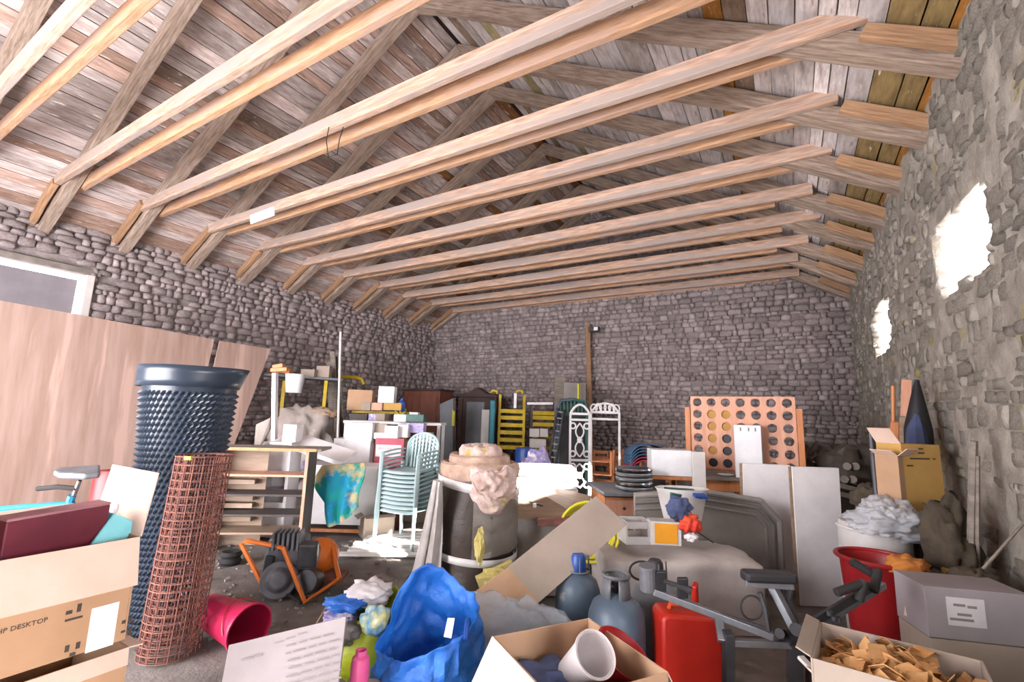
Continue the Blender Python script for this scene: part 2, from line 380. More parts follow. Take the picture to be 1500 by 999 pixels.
def wall_mesh(name, m, org, ud, ulen, ztop, nrm, keep, cell, amp, thick, fr=5):
    org, ud, nrm = Vector(org), Vector(ud), Vector(nrm); nu = round(ulen/cell); zs = max(ztop(i*ulen/nu) for i in range(nu+1)); nz_ = round(zs/cell)
    mb = MB(); V = {}
    def vert(i, j):
        if (i, j) not in V:
            u, z = i*ulen/nu, min(j*cell, ztop(i*ulen/nu))
            q = noise.noise((u*fr, z*fr, 1))*.6+noise.noise((u*fr*3, z*fr*3, 5))*.4+noise.noise((u*fr*.3, z*fr*.3, 9))*.5
            V[i, j] = mb.b.verts.new(org+ud*u+Vector((0, 0, z))+nrm*(amp*q)+ud*(cell*.3*noise.noise((u*9, z*9, 2))))
        return V[i, j]
    for i in range(nu):
        for j in range(nz_):
            u, z = (i+.5)*ulen/nu, (j+.5)*cell
            if j*cell >= ztop(u) or not keep(u, z, 0, 0): continue
            q = [vert(i, j), vert(i+1, j), vert(i+1, j+1), vert(i, j+1)]
            if nrm.cross(ud).z < 0: q.reverse()
            try: mb.b.faces.new(q)
            except ValueError: pass
    me = bpy.data.meshes.new(name); mb.b.normal_update(); mb.b.to_mesh(me); mb.b.free(); me.materials.append(MATS[m]); me.shade_smooth()
    o = bpy.data.objects.new(name, me); COL.objects.link(o)
    q = o.modifiers.new('solid', 'SOLIDIFY'); q.thickness = thick; q.offset = -1
    return struct(o)
def inpoly(p, poly):
    x, y = p; r = False; n = len(poly)
    for i in range(n):
        x1, y1 = poly[i]; x2, y2 = poly[i-1]
        if (y1 > y) != (y2 > y) and x < (x2-x1)*(y-y1)/(y2-y1)+x1: r = not r
    return r
# left wall (x = XL), with the gateway closed by a grey door
DY0, DY1, DZ = -1.2, 2.55, 3.42
def keepL(u, z, a, b): y = YF+u; return not (DY0-a < y < DY1+a*.8 and z < DZ+.1+b)
wl = wall_mesh('wall_left', 'mortar', (XL-.03, YF, 0), (0, 1, 0), YB-YF+.5, lambda u: 4.25, (1, 0, 0), keepL, .11, .014, .45)
stone_wall(wl, (XL-.03, YF, 0), (0, 1, 0), YB-YF+.5, lambda u: 4.2, (1, 0, 0), 'stone', .04, (.1, .17), keepL, 1, hmin=.055, hmax=.14, wmin=.08, wmax=.32)
# back wall (y = YB) rising into the gable
zt = lambda u: 4.05+(7.15-4.05)*(1-abs(u-5.55)/5.55)
wb = wall_mesh('wall_back', 'mortar', (XL-.5, YB+.03, 0), (1, 0, 0), XR-XL+1, zt, (0, -1, 0), lambda *a: True, .12, .014, .4)
stone_wall(wb, (XL-.5, YB+.03, 0), (1, 0, 0), XR-XL+1, zt, (0, -1, 0), 'stone', .04, (.1, .17), lambda *a: True, 2, hmin=.055, hmax=.135, wmin=.08, wmax=.3)
# right wall (x = XR) with two ragged openings
W1 = [(1430, 268), (1408, 278), (1390, 305), (1368, 325), (1361, 350), (1366, 405), (1374, 440), (1392, 428), (1398, 405), (1418, 408), (1436, 390), (1442, 330), (1432, 300)]
W2 = [(1299, 436), (1287, 440), (1279, 452), (1271, 472), (1277, 500), (1280, 523), (1299, 512), (1301, 480), (1297, 462)]
HOLES = [[(PX(u, v, XR).y, PX(u, v, XR).z) for u, v in W] for W in (W1, W2)]
HOLES.append([(-.7, .95), (.0, .88), (.7, .92), (.85, 1.2), (.8, 1.7), (.4, 1.92), (-.3, 1.9), (-.75, 1.7)])   # third opening, beside the camera
def keepR(u, z, a, b):
    y = YF+u
    for h in HOLES:
        for dy in ((-a*.8, a*.8) if a else (0,)):
            for dz in ((-b*.8, b*.8) if b else (0,)):
                if inpoly((y+dy, z+dz), h): return False
    return True
wr = wall_mesh('wall_right', 'render_right', (XR+.03, YF, 0), (0, 1, 0), YB-YF+.5, lambda u: 4.15, (-1, 0, 0), keepR, .05, .045, .2, 4)
stone_wall(wr, (XR+.05, YF, 0), (0, 1, 0), YB-YF+.5, lambda u: 4.1, (-1, 0, 0), 'stone_right', .45, (.05, .095), keepR, 3, hmin=.05, hmax=.15, wmin=.07, wmax=.24)
# front wall behind the camera, with the open gate
mb = MB(); gx0, gx1, gz = -6.9, -2.4, 3.4
mb.box(((XL+gx0)/2, YF-.2, 2.1), (gx0-XL, .4, 4.2)); mb.box(((gx1+XR)/2, YF-.2, 2.1), (XR-gx1, .4, 4.2))
mb.slab([(gx0, YF, gz), (gx1, YF, gz), (gx1, YF, 4.2), (gx0, YF, 4.2)], (0, -.4, 0)); mb.slab([(XL, YF, 4.2), (XR, YF, 4.2), (XP, YF, 6.8)], (0, -.4, 0))
struct(mb.build('wall_front', 'mortar'))
# the grey gateway in the left wall: leaves, lintel, pale jamb
dr = struct(bpy.data.objects.new('door_1', None)); COL.objects.link(dr); dr.location = (XL, (DY0+DY1)/2, 0)
for i in range(9):
    wdt = (DY1-DY0-.1)/9; mb = MB(); mb.box((-.22, DY0-dr.location.y+.05+wdt*(i+.5), 1.68), (.04, wdt+.004, 3.32)); mb.build('door_board', 'grey_door', dr, bev=.004)
mb = MB(); mb.box((-.12, 0, DZ+.03), (.3, DY1-DY0+.3, .09)); mb.build('lintel', 'junk_pale', dr, bev=.01)
mb = MB(); mb.box((-.1, DY1-dr.location.y+.03, 1.7), (.32, .1, 3.4)); mb.build('jamb', 'white_card', dr, bev=.01)
# roof boarding: each board a part of the ceiling
ce = struct(bpy.data.objects.new('ceiling', None)); COL.objects.link(ce); ce.location = (XP, 5, ZP)
RH = .2                                           # rafter depth above the measured underside
PAL_L = [('c4b8b4', 5), ('d2c6c2', 5), ('ab9f99', 4), ('dccdc8', 4), ('b09484', 3), ('8b786c', 2), ('ccb0a2', 4), ('96693c', 2)]
PAL_R = [('d8d3d3', 6), ('e4dedd', 6), ('beb7b4', 3), ('b3a97c', 1), ('9c8672', 2), ('b07a34', 1.5)]
def wpick(rnd, pal):
    t = rnd.uniform(0, sum(q[1] for q in pal))
    for c, k in pal:
        t -= k
        if t <= 0: return c
    return pal[0][0]
slope = math.atan2(ZP-ZE, XP-XL); SL = math.hypot(ZP-ZE, XP-XL)+.45
rnd = random.Random(11)
bmb = None
PMESH = []
for i in range(5):
    mb = MB(); n = 8
    mb._add([Vector((k/n-.5, sx*.5+(noise.noise((k*.6, sx*3, i*4))*.05), sz*.5)) for k in range(n+1) for sx, sz in ((-1, -1), (1, -1), (1, 1), (-1, 1))],
            [(k*4+j, k*4+(j+1) % 4, (k+1)*4+(j+1) % 4, (k+1)*4+j) for k in range(n) for j in range(4)]+[(3, 2, 1, 0), (n*4, n*4+1, n*4+2, n*4+3)])
    bmesh.ops.recalc_face_normals(mb.b, faces=mb.b.faces); me = bpy.data.meshes.new('plank'); mb.b.to_mesh(me); mb.b.free(); me.materials.append(MATS['plank']); PMESH.append(me)
for side in (-1, 1):
    # distance s measured down the slope from the ridge
    dn = Vector((side*math.cos(slope), 0, -math.sin(slope))); nm = Vector((side*math.sin(slope), 0, math.cos(slope)))
    top = Vector((XP, 0, ZP+RH/math.cos(slope)))
    s = .03
    while s < SL:
        w_ = rnd.uniform(.12, .21); y = YF-.3; rc = wpick(rnd, PAL_L if side < 0 else PAL_R)
        if side > 0 and s > SL-1.0: rc = rnd.choice(('a8742e', 'a9803c', '9c8656', '94702f', 'a89a86'))
        while y < YB+.1:
            n = rnd.choice((3, 4, 4, 5)); y1 = Y0+round((y+n*SP-Y0)/SP)*SP
            if y1 > YB-.6: y1 = YB+.12
            if side < 0: rc = wpick(rnd, PAL_L)
            elif rnd.random() < .35 and s < SL-1.0: rc = wpick(rnd, PAL_R)
            c = top+dn*(s+w_/2)+nm*(.014+rnd.uniform(-.004, .008)); c.y = (y+y1)/2
            o = bpy.data.objects.new('plank', rnd.choice(PMESH)); COL.objects.link(o); o.parent = ce
            xa = Vector((0, 1, 0)); ya = dn; za = xa.cross(ya)
            M = Matrix((xa, ya, za)).transposed() @ Matrix.Rotation(rnd.uniform(-.03, .03), 3, 'X')
            o.matrix_local = Matrix.Translation(c-ce.location) @ M.to_4x4() @ Matrix.Diagonal((y1-y-.012, w_-rnd.uniform(.006, .014), .022, 1))
            k = rnd.uniform(.85, 1.1); o.color = tuple(v*k for v in lin(rc)[:3])+(1,)
            y = y1
        s += w_
# sheathing above the boards keeps daylight out of the joints
mb = MB()
for side in (-1, 1):
    dn = Vector((side*math.cos(slope), 0, -math.sin(slope))); nm = Vector((side*math.sin(slope), 0, math.cos(slope)))
    t = Vector((XP, YF-.4, ZP+RH/math.cos(slope)+.06)); e = t+dn*(SL+.3)
    mb.slab([t, e, e+Vector((0, YB-YF+.9, 0)), t+Vector((0, YB-YF+.9, 0))], nm*.03)
mb.build('roof_covering', 'dark_wood', ce).location = -ce.location
# trusses: rafters, doubled ties, sprocket pieces at the feet
ORD = ['nearest', 'second nearest', 'third nearest', 'fourth nearest', 'fifth nearest', 'sixth nearest', 'fifth from the back wall', 'fourth from the back wall', 'third from the back wall', 'second from the back wall', 'last before the back wall']
ZT = 3.04*.95+1.5; TXL, TXR = -8.42, .36
for i, k in enumerate(range(-1, 10)):
    y = Y0+k*SP; root = thing('roof_truss', 'pale rough timber roof truss with doubled tie beams, '+ORD[i], 'roof truss', (XP, y, ZE), 0, 'timber roof trusses')
    jl, jr = random.uniform(-.03, .03), random.uniform(-.04, .04); dz = RH/2*.9
    for sd, xe in ((-1, XL), (1, XR)):
        e = Vector((xe-XP, jl if sd < 0 else jr, dz+.02)); d = Vector((e.x, 0, ZE-ZP)).normalized()
        beam('rafter', 'rafter_wood', e+d*.15, Vector((sd*-.03, 0, ZP-ZE+dz)), .14+random.uniform(-.015, .02), RH-.02, root, k*3.1+sd, up=(0, 1, 0) if 0 else (0, 0, 1), rough=.03, n=14)
        q = Vector((-d.x, 0, -d.z)); o = Vector((0, -.13, .03))
        beam('sprocket', 'sprocket_wood', e+d*.2+o, e+q*(random.uniform(.75, 1.0) if sd < 0 else random.uniform(.5, .62))+o+Vector((0, 0, .02)), .07, .11, root, k+sd*7.7, n=3)
    for s in (-1, 1):
        yy = s*.112; a = Vector((TXL-XP+random.uniform(-.12, .05), yy, ZT-ZE+.08)); b = Vector((TXR-XP+random.uniform(-.1, .45 if k in (2, 3) else .2), yy, ZT-ZE+.08+random.uniform(-.02, .02)))
        if s > 0 and k > 4: b.x -= .3
        beam('tie_beam', 'tie_wood' if s < 0 else 'tie_wood_orange', a, b, .072, .155, root, k*1.7+s*9, rough=.02, n=12)
# ================================================================ OBJECT BUILDERS
def carton(name, label, loc, rz, w_, dp, h, m, flaps=(), solid=False, group=None, fm=None, cat='box', t=.007, tape=None):
    r = thing(name, label, cat, loc, rz, group); mb = MB()
    if solid: mb.box((0, 0, h/2), (w_, dp, h))
    else:
        for s in (-1, 1):
            mb.box((s*(w_-t)/2, 0, h/2), (t, dp, h)); mb.box((0, s*(dp-t)/2, h/2), (w_-2*t, t, h))
        mb.box((0, 0, t/2), (w_-2*t, dp-2*t, t))
    mb.build('body', m, r, bev=.002)
    if tape: mb = MB(); mb.box((0, 0, h+.001), (w_*.999, .05, .002)); mb.box((0, -dp/2-.001, h-.04), (.05, .002, .08)); mb.build('tape', tape, r)
    for side, ang, ln in flaps:
        a = math.radians(ang); mb = MB()
        o, e, hw = {'f': ((0, -1), (1, 0), w_/2), 'b': ((0, 1), (1, 0), w_/2), 'l': ((-1, 0), (0, 1), dp/2), 'r': ((1, 0), (0, 1), dp/2)}[side]
        o = Vector((o[0], o[1], 0)); e = Vector((e[0], e[1], 0)); hd = (dp if side in 'fb' else w_)/2
        c = o*hd+Vector((0, 0, h)); q = o*math.cos(a)+Vector((0, 0, math.sin(a))); n = e.cross(q).normalized()*.005
        mb.slab([c-e*hw*.99, c+e*hw*.99, c+e*hw*.95+q*ln, c-e*hw*.95+q*ln], n); mb.build('flap', fm or m, r)
    return r
def simple(name, label, cat, loc, m, fn, rz=YAW, group=None, **kw):
    """a thing that is one mesh, built in its own frame"""
    mb = MB(); fn(mb); o = mb.build(name, m, **kw); o.location = loc; o.rotation_euler = (0, 0, rz); return tag(o, label, cat, group)
def ibox(name, label, cat, u0, u1, vt, vb, d, dep, m, rz=0, group=None, bev=.004, parts=None):
    """upright block whose front spans these pixels at distance d"""
    u = (u0+u1)/2; zb = HT(u, vb, d) if vb else 0; zt_ = HT(u, vt, d); w_ = px(u1-u0, d)
    loc = D(u, vt, d); loc.z = max(zb, 0)
    o = simple(name, label, cat, loc, m, lambda mb: mb.box((0, dep/2, (zt_-loc.z)/2), (w_, dep, zt_-loc.z)), YAW+rz, group, bev=bev)
    return o, w_, zt_-loc.z
def cyl_thing(name, label, cat, loc, prof, m, n=28, group=None, rz=YAW):
    return simple(name, label, cat, loc, m, lambda mb: mb.lathe(prof, n), rz, group, smooth=True)
def bag(rx, ry, hf, seed=0, amp=.12, nu=56, nv=26, belly=.25, fold=.5):
    def f(a, b):
        th = a*2*PI; h = hf(th); k = (1+belly*math.sin(PI*min(b*1.15, 1)))*(.72+.28*min(1, b*4))
        p = Vector((math.cos(th)*2, math.sin(th)*2, b*3+seed))
        q = 1+amp*(noise.noise(p)+fold*noise.noise(p*2.7)+.3*noise.noise(p*6))
        return Vector((rx*math.cos(th)*k*q, ry*math.sin(th)*k*q, h*b+.02*noise.noise(p*3)*b))
    mb = MB(); mb.grid(f, nu, nv, wrap=True); return mb
def stick(name, label, cat, a, b, r, m, n=8, group=None):
    a, b = Vector(a), Vector(b)
    return simple(name, label, cat, a, m, lambda mb: mb.tube([(0, 0, 0), (b-a)*.5, b-a], r, n), 0, group, smooth=True)
# ================================================================ FOREGROUND, LEFT
d0 = 1.9
pr = D(206, 786, d0); pl = PX(-18, 818, pr.x); zA = D(205, 926, d0).z; wA = pr.y-pl.y; hA = pr.z-zA
cA = Vector((pr.x-.24, (pr.y+pl.y)/2, zA))
ca = carton('cardboard_box', 'open brown carton stacked uppermost at the left edge, printed side and white label', cA, PI/2, wA, .48, hA, 'cardboard', (('f', -70, .18), ('r', 82, .25), ('b', 12, .22), ('l', 84, .25)), fm='cardboard_pale_lit')
def onA(x, z): return Matrix.Translation((x, -.2415, z)) @ FRONT
def uA(u, v):                              # pixel on the front face -> that face
    p = PX(u, v, pr.x); return p.y-cA.y, p.z-cA.z
x, z = uA(33, 917)
text('HP DESKTOP', .022, 'ink', ca, onA(x, z), align='CENTER')
x, z = uA(150, 918)
mb = MB(); mb.box((x, -.2415, z), (.085, .002, .155)); mb.build('address_label', 'white_plastic', ca)['label'] = 'white paper label'
mb = MB()
for (u, v, w_, h_) in ((101, 897, .018, .012), (116, 890, .012, .028), (108, 906, .05, .007), (98, 950, .012, .022), (114, 945, .012, .022), (106, 958, .016, .01), (181, 911, .012, .012), (191, 908, .014, .02), (180, 925, .014, .008), (190, 925, .012, .026)):
    x, z = uA(u, v); mb.box((x, -.2415, z), (w_, .002, h_))
mb.build('handling_marks', 'ink', ca)['kind'] = 'stuff'
hB = zA-.03
cB = carton('cardboard_box', 'open carton with its flap sticking out, underneath the printed carton at left', (cA.x-.0, cA.y, 0), PI/2, wA+.03, .5, hB, 'cardboard', (('r', -10, .05), ('f', -58, .06)), fm='cardboard_pale_lit')
# what lies in the upper carton
def wbar(name, label, cat, a, b, w_, h_, m, up=(0, 0, 1), group=None, bev=.004):
    a, b = Vector(a), Vector(b); return simple(name, label, cat, a, m, lambda mb: mb.bar((0, 0, 0), b-a, w_, h_, up), 0, group, bev=bev)
o = thing('binder', 'dusty maroon lever binder lying slantwise in the open carton', 'binder', D(-8, 806, 1.62), 0); l = LP(o)
mb = MB(); mb.bar((0, 0, 0), l(148, 773, 1.92), .075, .2, (0, .3, 1)); mb.build('cover', 'maroon', o, bev=.006)
xa = l(148, 773, 1.92).normalized(); ya = Vector((0, .3, 1)).cross(xa).normalized(); za = xa.cross(ya)
mb = MB(); mb.bar(za*.104, l(148, 773, 1.92)+za*.104, .078, .01, (0, .3, 1)); mb.build('spine_top', 'maroon_dusty', o, bev=.003)['label'] = 'dust covered pale edge'
a = D(150, 806, 1.86); wbar('folder', 'pale cyan folder leaning beside the maroon binder', 'folder', a, D(184, 759, 1.96), .1, .022, 'cyan_card', (1, 0, .4), bev=.008)
wbar('folder', 'dark teal folder behind the pale cyan one in the carton', 'folder', D(135, 795, 1.98), D(166, 752, 2.04), .09, .02, 'teal_card', (1, 0, .4))
wbar('paper_sheaf', 'white sheaf of papers between cyan folder and carton corner', 'papers', D(172, 800, 1.93), D(190, 775, 1.98), .08, .02, 'paper', (1, 0, .4), bev=0)
wbar('notebook', 'white notebook behind the maroon binder at the frame edge', 'book', D(0, 782, 1.76), D(38, 776, 1.86), .1, .02, 'white_card')
wbar('tube_end', 'short white plastic tube upright in the open carton', 'tube', D(169, 765, 2.06), D(167, 738, 2.06), .022, .022, 'white_plastic')
# pedal machine behind the cartons
o = thing('folding_bike', 'turquoise folding bike with grey saddle behind the cartons', 'bike', FL(100, 2.75), 0); l = LP(o); dd = 2.75
mb = MB(); mb.tube([l(-20, 748, 2.6), l(20, 744, 2.65), l(105, 738, dd)], .017); mb.tube([l(105, 744, dd), l(103, 733, dd), l(106, 726, dd)], .021); mb.tube([l(104, 740, dd), l(92, 900, dd+.15)], .017); mb.build('frame', 'cyan_paint', o, smooth=True)
mb = MB(); mb.tube([l(105, 734, dd), l(117, 704, dd)], .011); mb.build('seat_post', 'chrome', o, smooth=True)
mb = MB(); mb.slab([l(77, 697, dd-.02), l(84, 693, dd+.05), l(120, 692, dd+.1), l(146, 688, dd+.1), l(146, 701, dd-.04), l(122, 703, dd-.08), l(84, 702, dd-.06)], (0, 0, .035)); mb.build('saddle', 'grey_steel', o, bev=.012)['label'] = 'smooth grey saddle'
mb = MB(); mb.tube([l(55, 716, dd), l(85, 713, dd), l(112, 716, dd)], .014); mb.build('handle', 'black_rubber', o, smooth=True)
mb = MB(); c = FL(92, dd+.15)-o.location; mb.box((c.x, c.y, .02), (.12, .5, .04)); mb.build('foot', 'dark_steel', o, bev=.01)
p = FL(137, 3.3); z1 = HT(137, 692, 3.3)
cyl_thing('fuel_drum', 'red round drum behind the grey bike saddle', 'drum', p, [(.13, 0), (.135, .02), (.13, z1*.5), (.135, z1*.52), (.13, z1*.94), (.1, z1)], 'dark_red')
# dimpled membrane roll
dd = 3.2; o = thing('membrane_roll', 'tall dark blue roll of dimpled drainage membrane', 'roll', FL(236, dd), YAW); l = LP(o); tp = l(281, 540, dd); Hm = tp.z
R0, R1 = px(98, dd)/2*.9, px(124, dd)/2
def memb(i, nu, j, nv, base=0):
    th = 2*PI*i/nu; t = j/nv; r = R0+(R1-R0)*t**1.3+(base if (i % 2 == 0 and j % 2 == 0) or (i % 2 and j % 2 and 0) else 0)
    r *= 1+.05*math.sin(th*1+.3)*t
    return Vector((tp.x*t+r*math.cos(th), tp.y*t+r*.9*math.sin(th), Hm*t))
nu, nv = 96, 88; mb = MB(); vs = [memb(i, nu, j, nv, .0) for j in range(nv+1) for i in range(nu)]; fs = []
for j in range(nv+1):
    for i in range(nu):
        if j < 106 and (i//2+j//2) % 2 == 0 and i % 2 == 0 and j % 2 == 0: pass
for j in range(0, nv-8, 2):
    for i in range(0, nu, 2):
        ii = (i+(1 if (j//2) % 2 else 0)) % nu; k = (j+1)*nu+(ii+1) % nu; c = Vector((tp.x*j/nv, tp.y*j/nv, 0)); v = vs[k]; q = Vector((v.x-c.x, v.y-c.y, 0)).normalized(); vs[k] = v+q*.022
fs = [(j*nu+i, j*nu+(i+1) % nu, (j+1)*nu+(i+1) % nu, (j+1)*nu+i) for j in range(nv) for i in range(nu)]
mb._add(vs, fs); mb.build('dimpled_sheet', 'membrane', o)
mb = MB()
for rr in (.86, .7, .5):
    mb.grid(lambda a, b: Vector((tp.x*(.9+.1*b)+rr*R1*math.cos(a*2*PI+.4), tp.y*(.9+.1*b)+rr*R1*.9*math.sin(a*2*PI+.4), Hm*(.9+.095*b))), 40, 2)
mb.build('inner_wraps', 'membrane', o, smooth=True)
mb = MB(); mb.grid(lambda a, b: Vector((tp.x*(.94+.062*b)+(R1*1.0+.014+.07*b*max(0, math.cos(2*PI*a-.15))**4)*math.cos(a*2*PI), tp.y*(.94+.06*b)+(R1*.9+.014)*math.sin(a*2*PI), Hm*(.925+.077*b))), 48, 3, wrap=True); mb.build('plain_rim', 'membrane', o, smooth=True, solid=.004)['label'] = 'smooth rim strip without dimples'
# rusty wire mesh roll
dd = 2.86; o = thing('wire_mesh_roll', 'rusty brown roll of welded wire mesh standing before the membrane', 'roll', FL(247, dd), YAW); l = LP(o); tp = l(300, 668, dd); r0, r1 = px(78, dd)/2, px(70, dd)/2
def ring(t, k=1, n=26):
    r = (r0+(r1-r0)*t)*k*(1+.02*math.sin(t*40)); return [Vector((tp.x*t+r*math.cos(2*PI*a/n), tp.y*t+r*math.sin(2*PI*a/n), tp.z*t+.004)) for a in range(n)]
for nm, k, nr, nu in (('outer_mesh', 1, 27, 19), ('middle_mesh', .86, 27, 17), ('core_mesh', .7, 25, 13)):
    mb = MB()
    for i in range(nr): mb.tube(ring(i/(nr-1), k), .0042 if k == 1 else .0035, 4, closed=True)
    for a in range(nu):
        mb.tube([Vector((tp.x*t+(r0+(r1-r0)*t)*k*math.cos(2*PI*a/nu), tp.y*t+(r0+(r1-r0)*t)*k*math.sin(2*PI*a/nu), tp.z*t)) for t in (0, .25, .5, .75, 1)], .0036, 4)
    mb.build(nm, 'rust', o)
mb = MB(); e = tp+Vector((.0, -r1, .0)); mb.box(e, (.04, .02, .022)); mb.build('yellow_clip', 'yellow_hose', o, bev=.003)['label'] = 'small yellow clip on the top edge'
# crimson bucket on its side
o = thing('bucket', 'crimson plastic bucket tipped over beside the wire mesh roll', 'bucket', FL(325, 3.0), 0); l = LP(o)
a, b = l(306, 893, 3.12), l(356, 935, 2.92); a.z = max(a.z, .15); b.z = .138; q = (b-a).to_track_quat('Z', 'Y').to_matrix().to_4x4(); M = Matrix.Translation(a) @ q; Lb = (b-a).length*1.15
mb = MB(); mb.lathe([(.09, 0), (.1, .01), (.138, Lb), (.147, Lb), (.147, Lb-.02), (.134, Lb-.01), (.094, .015), (.0, .015)], 32, M, caps=False); mb.lathe([(0, 0), (.09, 0)], 32, M, caps=False); mb.build('shell', 'pink_plastic', o, smooth=True)
mb = MB(); mb.tube([M @ Vector((.14*math.cos(t), .14*math.sin(t), Lb-.05+.1*math.sin(t)*-1)) for t in [PI*k/14 for k in range(15)]], .004, 6); mb.build('handle', 'dark_red', o, smooth=True)
# printed white board
zt_ = HT(420, 940, 2.02)
o = thing('printed_board', 'white board with rows of faint printed lines, lower left foreground', 'board', FL(432, 1.95), YAW); l = LP(o)
c = [l(335, 945, 1.95), l(507, 903, 2.03)]; e = [Vector((q.x+.0, q.y-.14, .0)) for q in c]; e[0].x += .03; e[1].x += .02
mb = MB(); n = (c[1]-c[0]).cross(e[0]-c[0]).normalized(); mb.slab([c[0], c[1], e[1], e[0]], -n*.02 if n.y < 0 else n*.02); mb.build('panel', 'white_card_shaded', o, bev=.002)
xa = (c[1]-c[0]).normalized(); ya = (c[0]-e[0]).normalized(); za = xa.cross(ya).normalized(); ya = za.cross(xa); wB = (c[1]-c[0]).length; hBd = (c[0]-e[0]).length
def onB(x, y): p = c[0]+xa*(x*wB)-ya*(y*wB)+za*.0015; return Matrix(((xa.x, ya.x, za.x, p.x), (xa.y, ya.y, za.y, p.y), (xa.z, ya.z, za.z, p.z), (0, 0, 0, 1)))
rr = random.Random(3); mb = MB()
def dash(x, y, w_, h_): mb.slab([onB(x, y) @ Vector((0, 0, 0)), onB(x+w_, y) @ Vector((0, 0, 0)), onB(x+w_, y+h_) @ Vector((0, 0, 0)), onB(x, y+h_) @ Vector((0, 0, 0))], za*.0006)
for k in range(3): dash(.38+k*.1, .065-.012*k, .08, .012)
for r_ in range(11):
    x = .47+rr.uniform(0, .04); y = .1+r_*.058
    while x < .9: w_ = rr.uniform(.04, .12); dash(x, y+.02*(.9-x), min(w_, .93-x), .013); x += w_+.025
dash(.11, .13, .09, .018); dash(.215, .125, .06, .02)
mb.build('faint_print', 'grey_ink', o)['kind'] = 'stuff'
# lime bag with rubbish, pink bottle, blue bag
o = thing('lime_bag', 'lime green carrier bag between white board and blue bag', 'bag', FL(538, 2.62), YAW)
bag(.15, .12, lambda t: .4+.07*math.sin(t)+.03*math.sin(3*t), 4).build('sack', 'lime', o, smooth=True, solid=.003)
def crumple(name, label, cat, u, v, d, sz, m, seed, amp=.35, group=None, fr=2.2, sub=3, flat=None):
    return simple(name, label, cat, D(u, v, d), m, lambda mb: mb.blob((0, 0, 0), sz, sub+1, amp, fr, seed, flat), YAW, group, smooth='all')
crumple('blue_cloth', 'crumpled bright blue cloth lying on top of the rubbish', 'cloth', 508, 882, 2.62, (.11, .1, .035), 'blue_tarp', 3)
crumple('crumpled_paper', 'crumpled white papers heaped behind the blue cloth', 'papers', 540, 868, 2.72, (.13, .12, .06), 'paper', 8)
crumple('magazine_roll', 'blue and yellow printed wrapper lying above the lime bag', 'wrapper', 550, 908, 2.46, (.075, .07, .075), 'blue_print', 5, .25)
crumple('rubbish_heap', 'grey dusty heap of wrapping beside the lime bag', 'rubbish', 500, 925, 2.55, (.1, .1, .07), 'wrap_grey', 15, .3)
crumple('mauve_rag', 'mauve rag below the crumpled papers', 'rag', 498, 902, 2.62, (.09, .08, .04), 'purple_print', 12, .3)
p = FL(524, 2.05, .25); z1 = HT(524, 957, 2.05)-.25
cyl_thing('pink_bottle', 'pink plastic bottle standing before the lime bag', 'bottle', p, [(.038, 0), (.04, .02), (.04, z1-.06), (.036, z1-.03), (.024, z1-.02), (.024, z1), (.018, z1), (.018, z1-.02)], 'pink_bottle')
ibox('wooden_crate', 'grey box carrying the pink bottle, hidden by the white board', 'crate', 496, 548, HT and 0 or 0, None, 2.06, .2, 'cardboard_grey') if 0 else None
simple('grey_carton', 'grey carton under the pink bottle', 'box', FL(524, 2.05), 'cardboard_grey', lambda mb: mb.box((0, .02, .125), (.2, .2, .25)), bev=.004)
o = thing('blue_shopping_bag', 'large blue woven plastic shopping bag gaping open', 'bag', FL(622, 2.3), YAW)
hp = HT(595, 824, 2.5)
def hbag(t):
    a = math.atan2(math.sin(t-1.95), math.cos(t-1.95)); return .44+.09*math.cos(t-.5)+(hp-.5)*math.exp(-(a/.75)**2)
mb = bag(.245, .235, hbag, 9, .13, 72, 34, .12, .7); mb.build('sack', 'blue_tarp', o, smooth=True, solid=.003)
l = LP(o); mb = MB(); a = l(656, 905, 2.02); mb.slab([a, a+Vector((.03, 0, .0)), a+Vector((.02, -.01, -.075)), a+Vector((-.012, -.01, -.07))], (0, -.003, 0)); mb.build('label_tag', 'white_plastic', o)['label'] = 'white sewn tag'
mb = MB(); mb.tube([(.2+.0*k, -.2+.02*k, hbag(-.6)-.02+.05*math.sin(k/8*PI)) for k in range(9)], .012, 6); mb.build('handle', 'blue_plastic', o, smooth=True)
o = thing('clear_plastic_bag', 'bluish clear plastic bag behind the front carton', 'bag', FL(725, 2.75), YAW)
mb = MB(); mb.blob((-.04, 0, .2), (.3, .2, .22), 4, .25, 1.8, 4, -.9); mb.blob((.2, .05, .18), (.26, .2, .2), 4, .25, 2, 14, -.9); mb.build('film', 'film_blue', o, smooth='all')
stick('rope', 'thin beige cord trailing on the floor by the white board', 'cord', FL(440, 2.9, .01), FL(478, 3.3, .12), .006, 'wool')
# ================================================================ FRONT CARTON AND RIGHT FOREGROUND
dd = 2.15; pc = D(862, 905, dd); zc = pc.z
pL, pR = G(722, 932, zc), G(975, 1008, zc); pc.z = zc
ex = (pL-pc); ey = (pR-pc); wF = ex.length; rzF = math.atan2(-ex.y, -ex.x)
fx = -ex.normalized(); fy = Vector((fx.y, -fx.x, 0)); dF = .5
cF = pc-fx*wF/2+fy*dF/2; cF.z = 0
cf = carton('cardboard_box', 'open carton in the centre foreground holding a plastic cup', cF, rzF, wF, dF, zc, 'cardboard', (('l', -60, .2), ('r', -55, .06)), fm='cardboard_pale_lit')
o = thing('plastic_cup', 'translucent white plastic measuring cup lying in the front carton', 'cup', D(835, 985, 1.86), 0); l = LP(o)
a, b = Vector((0, 0, 0)), l(872, 958, 1.74); q = (b-a).to_track_quat('Z', 'Y').to_matrix().to_4x4(); Lc = (b-a).length; M = q
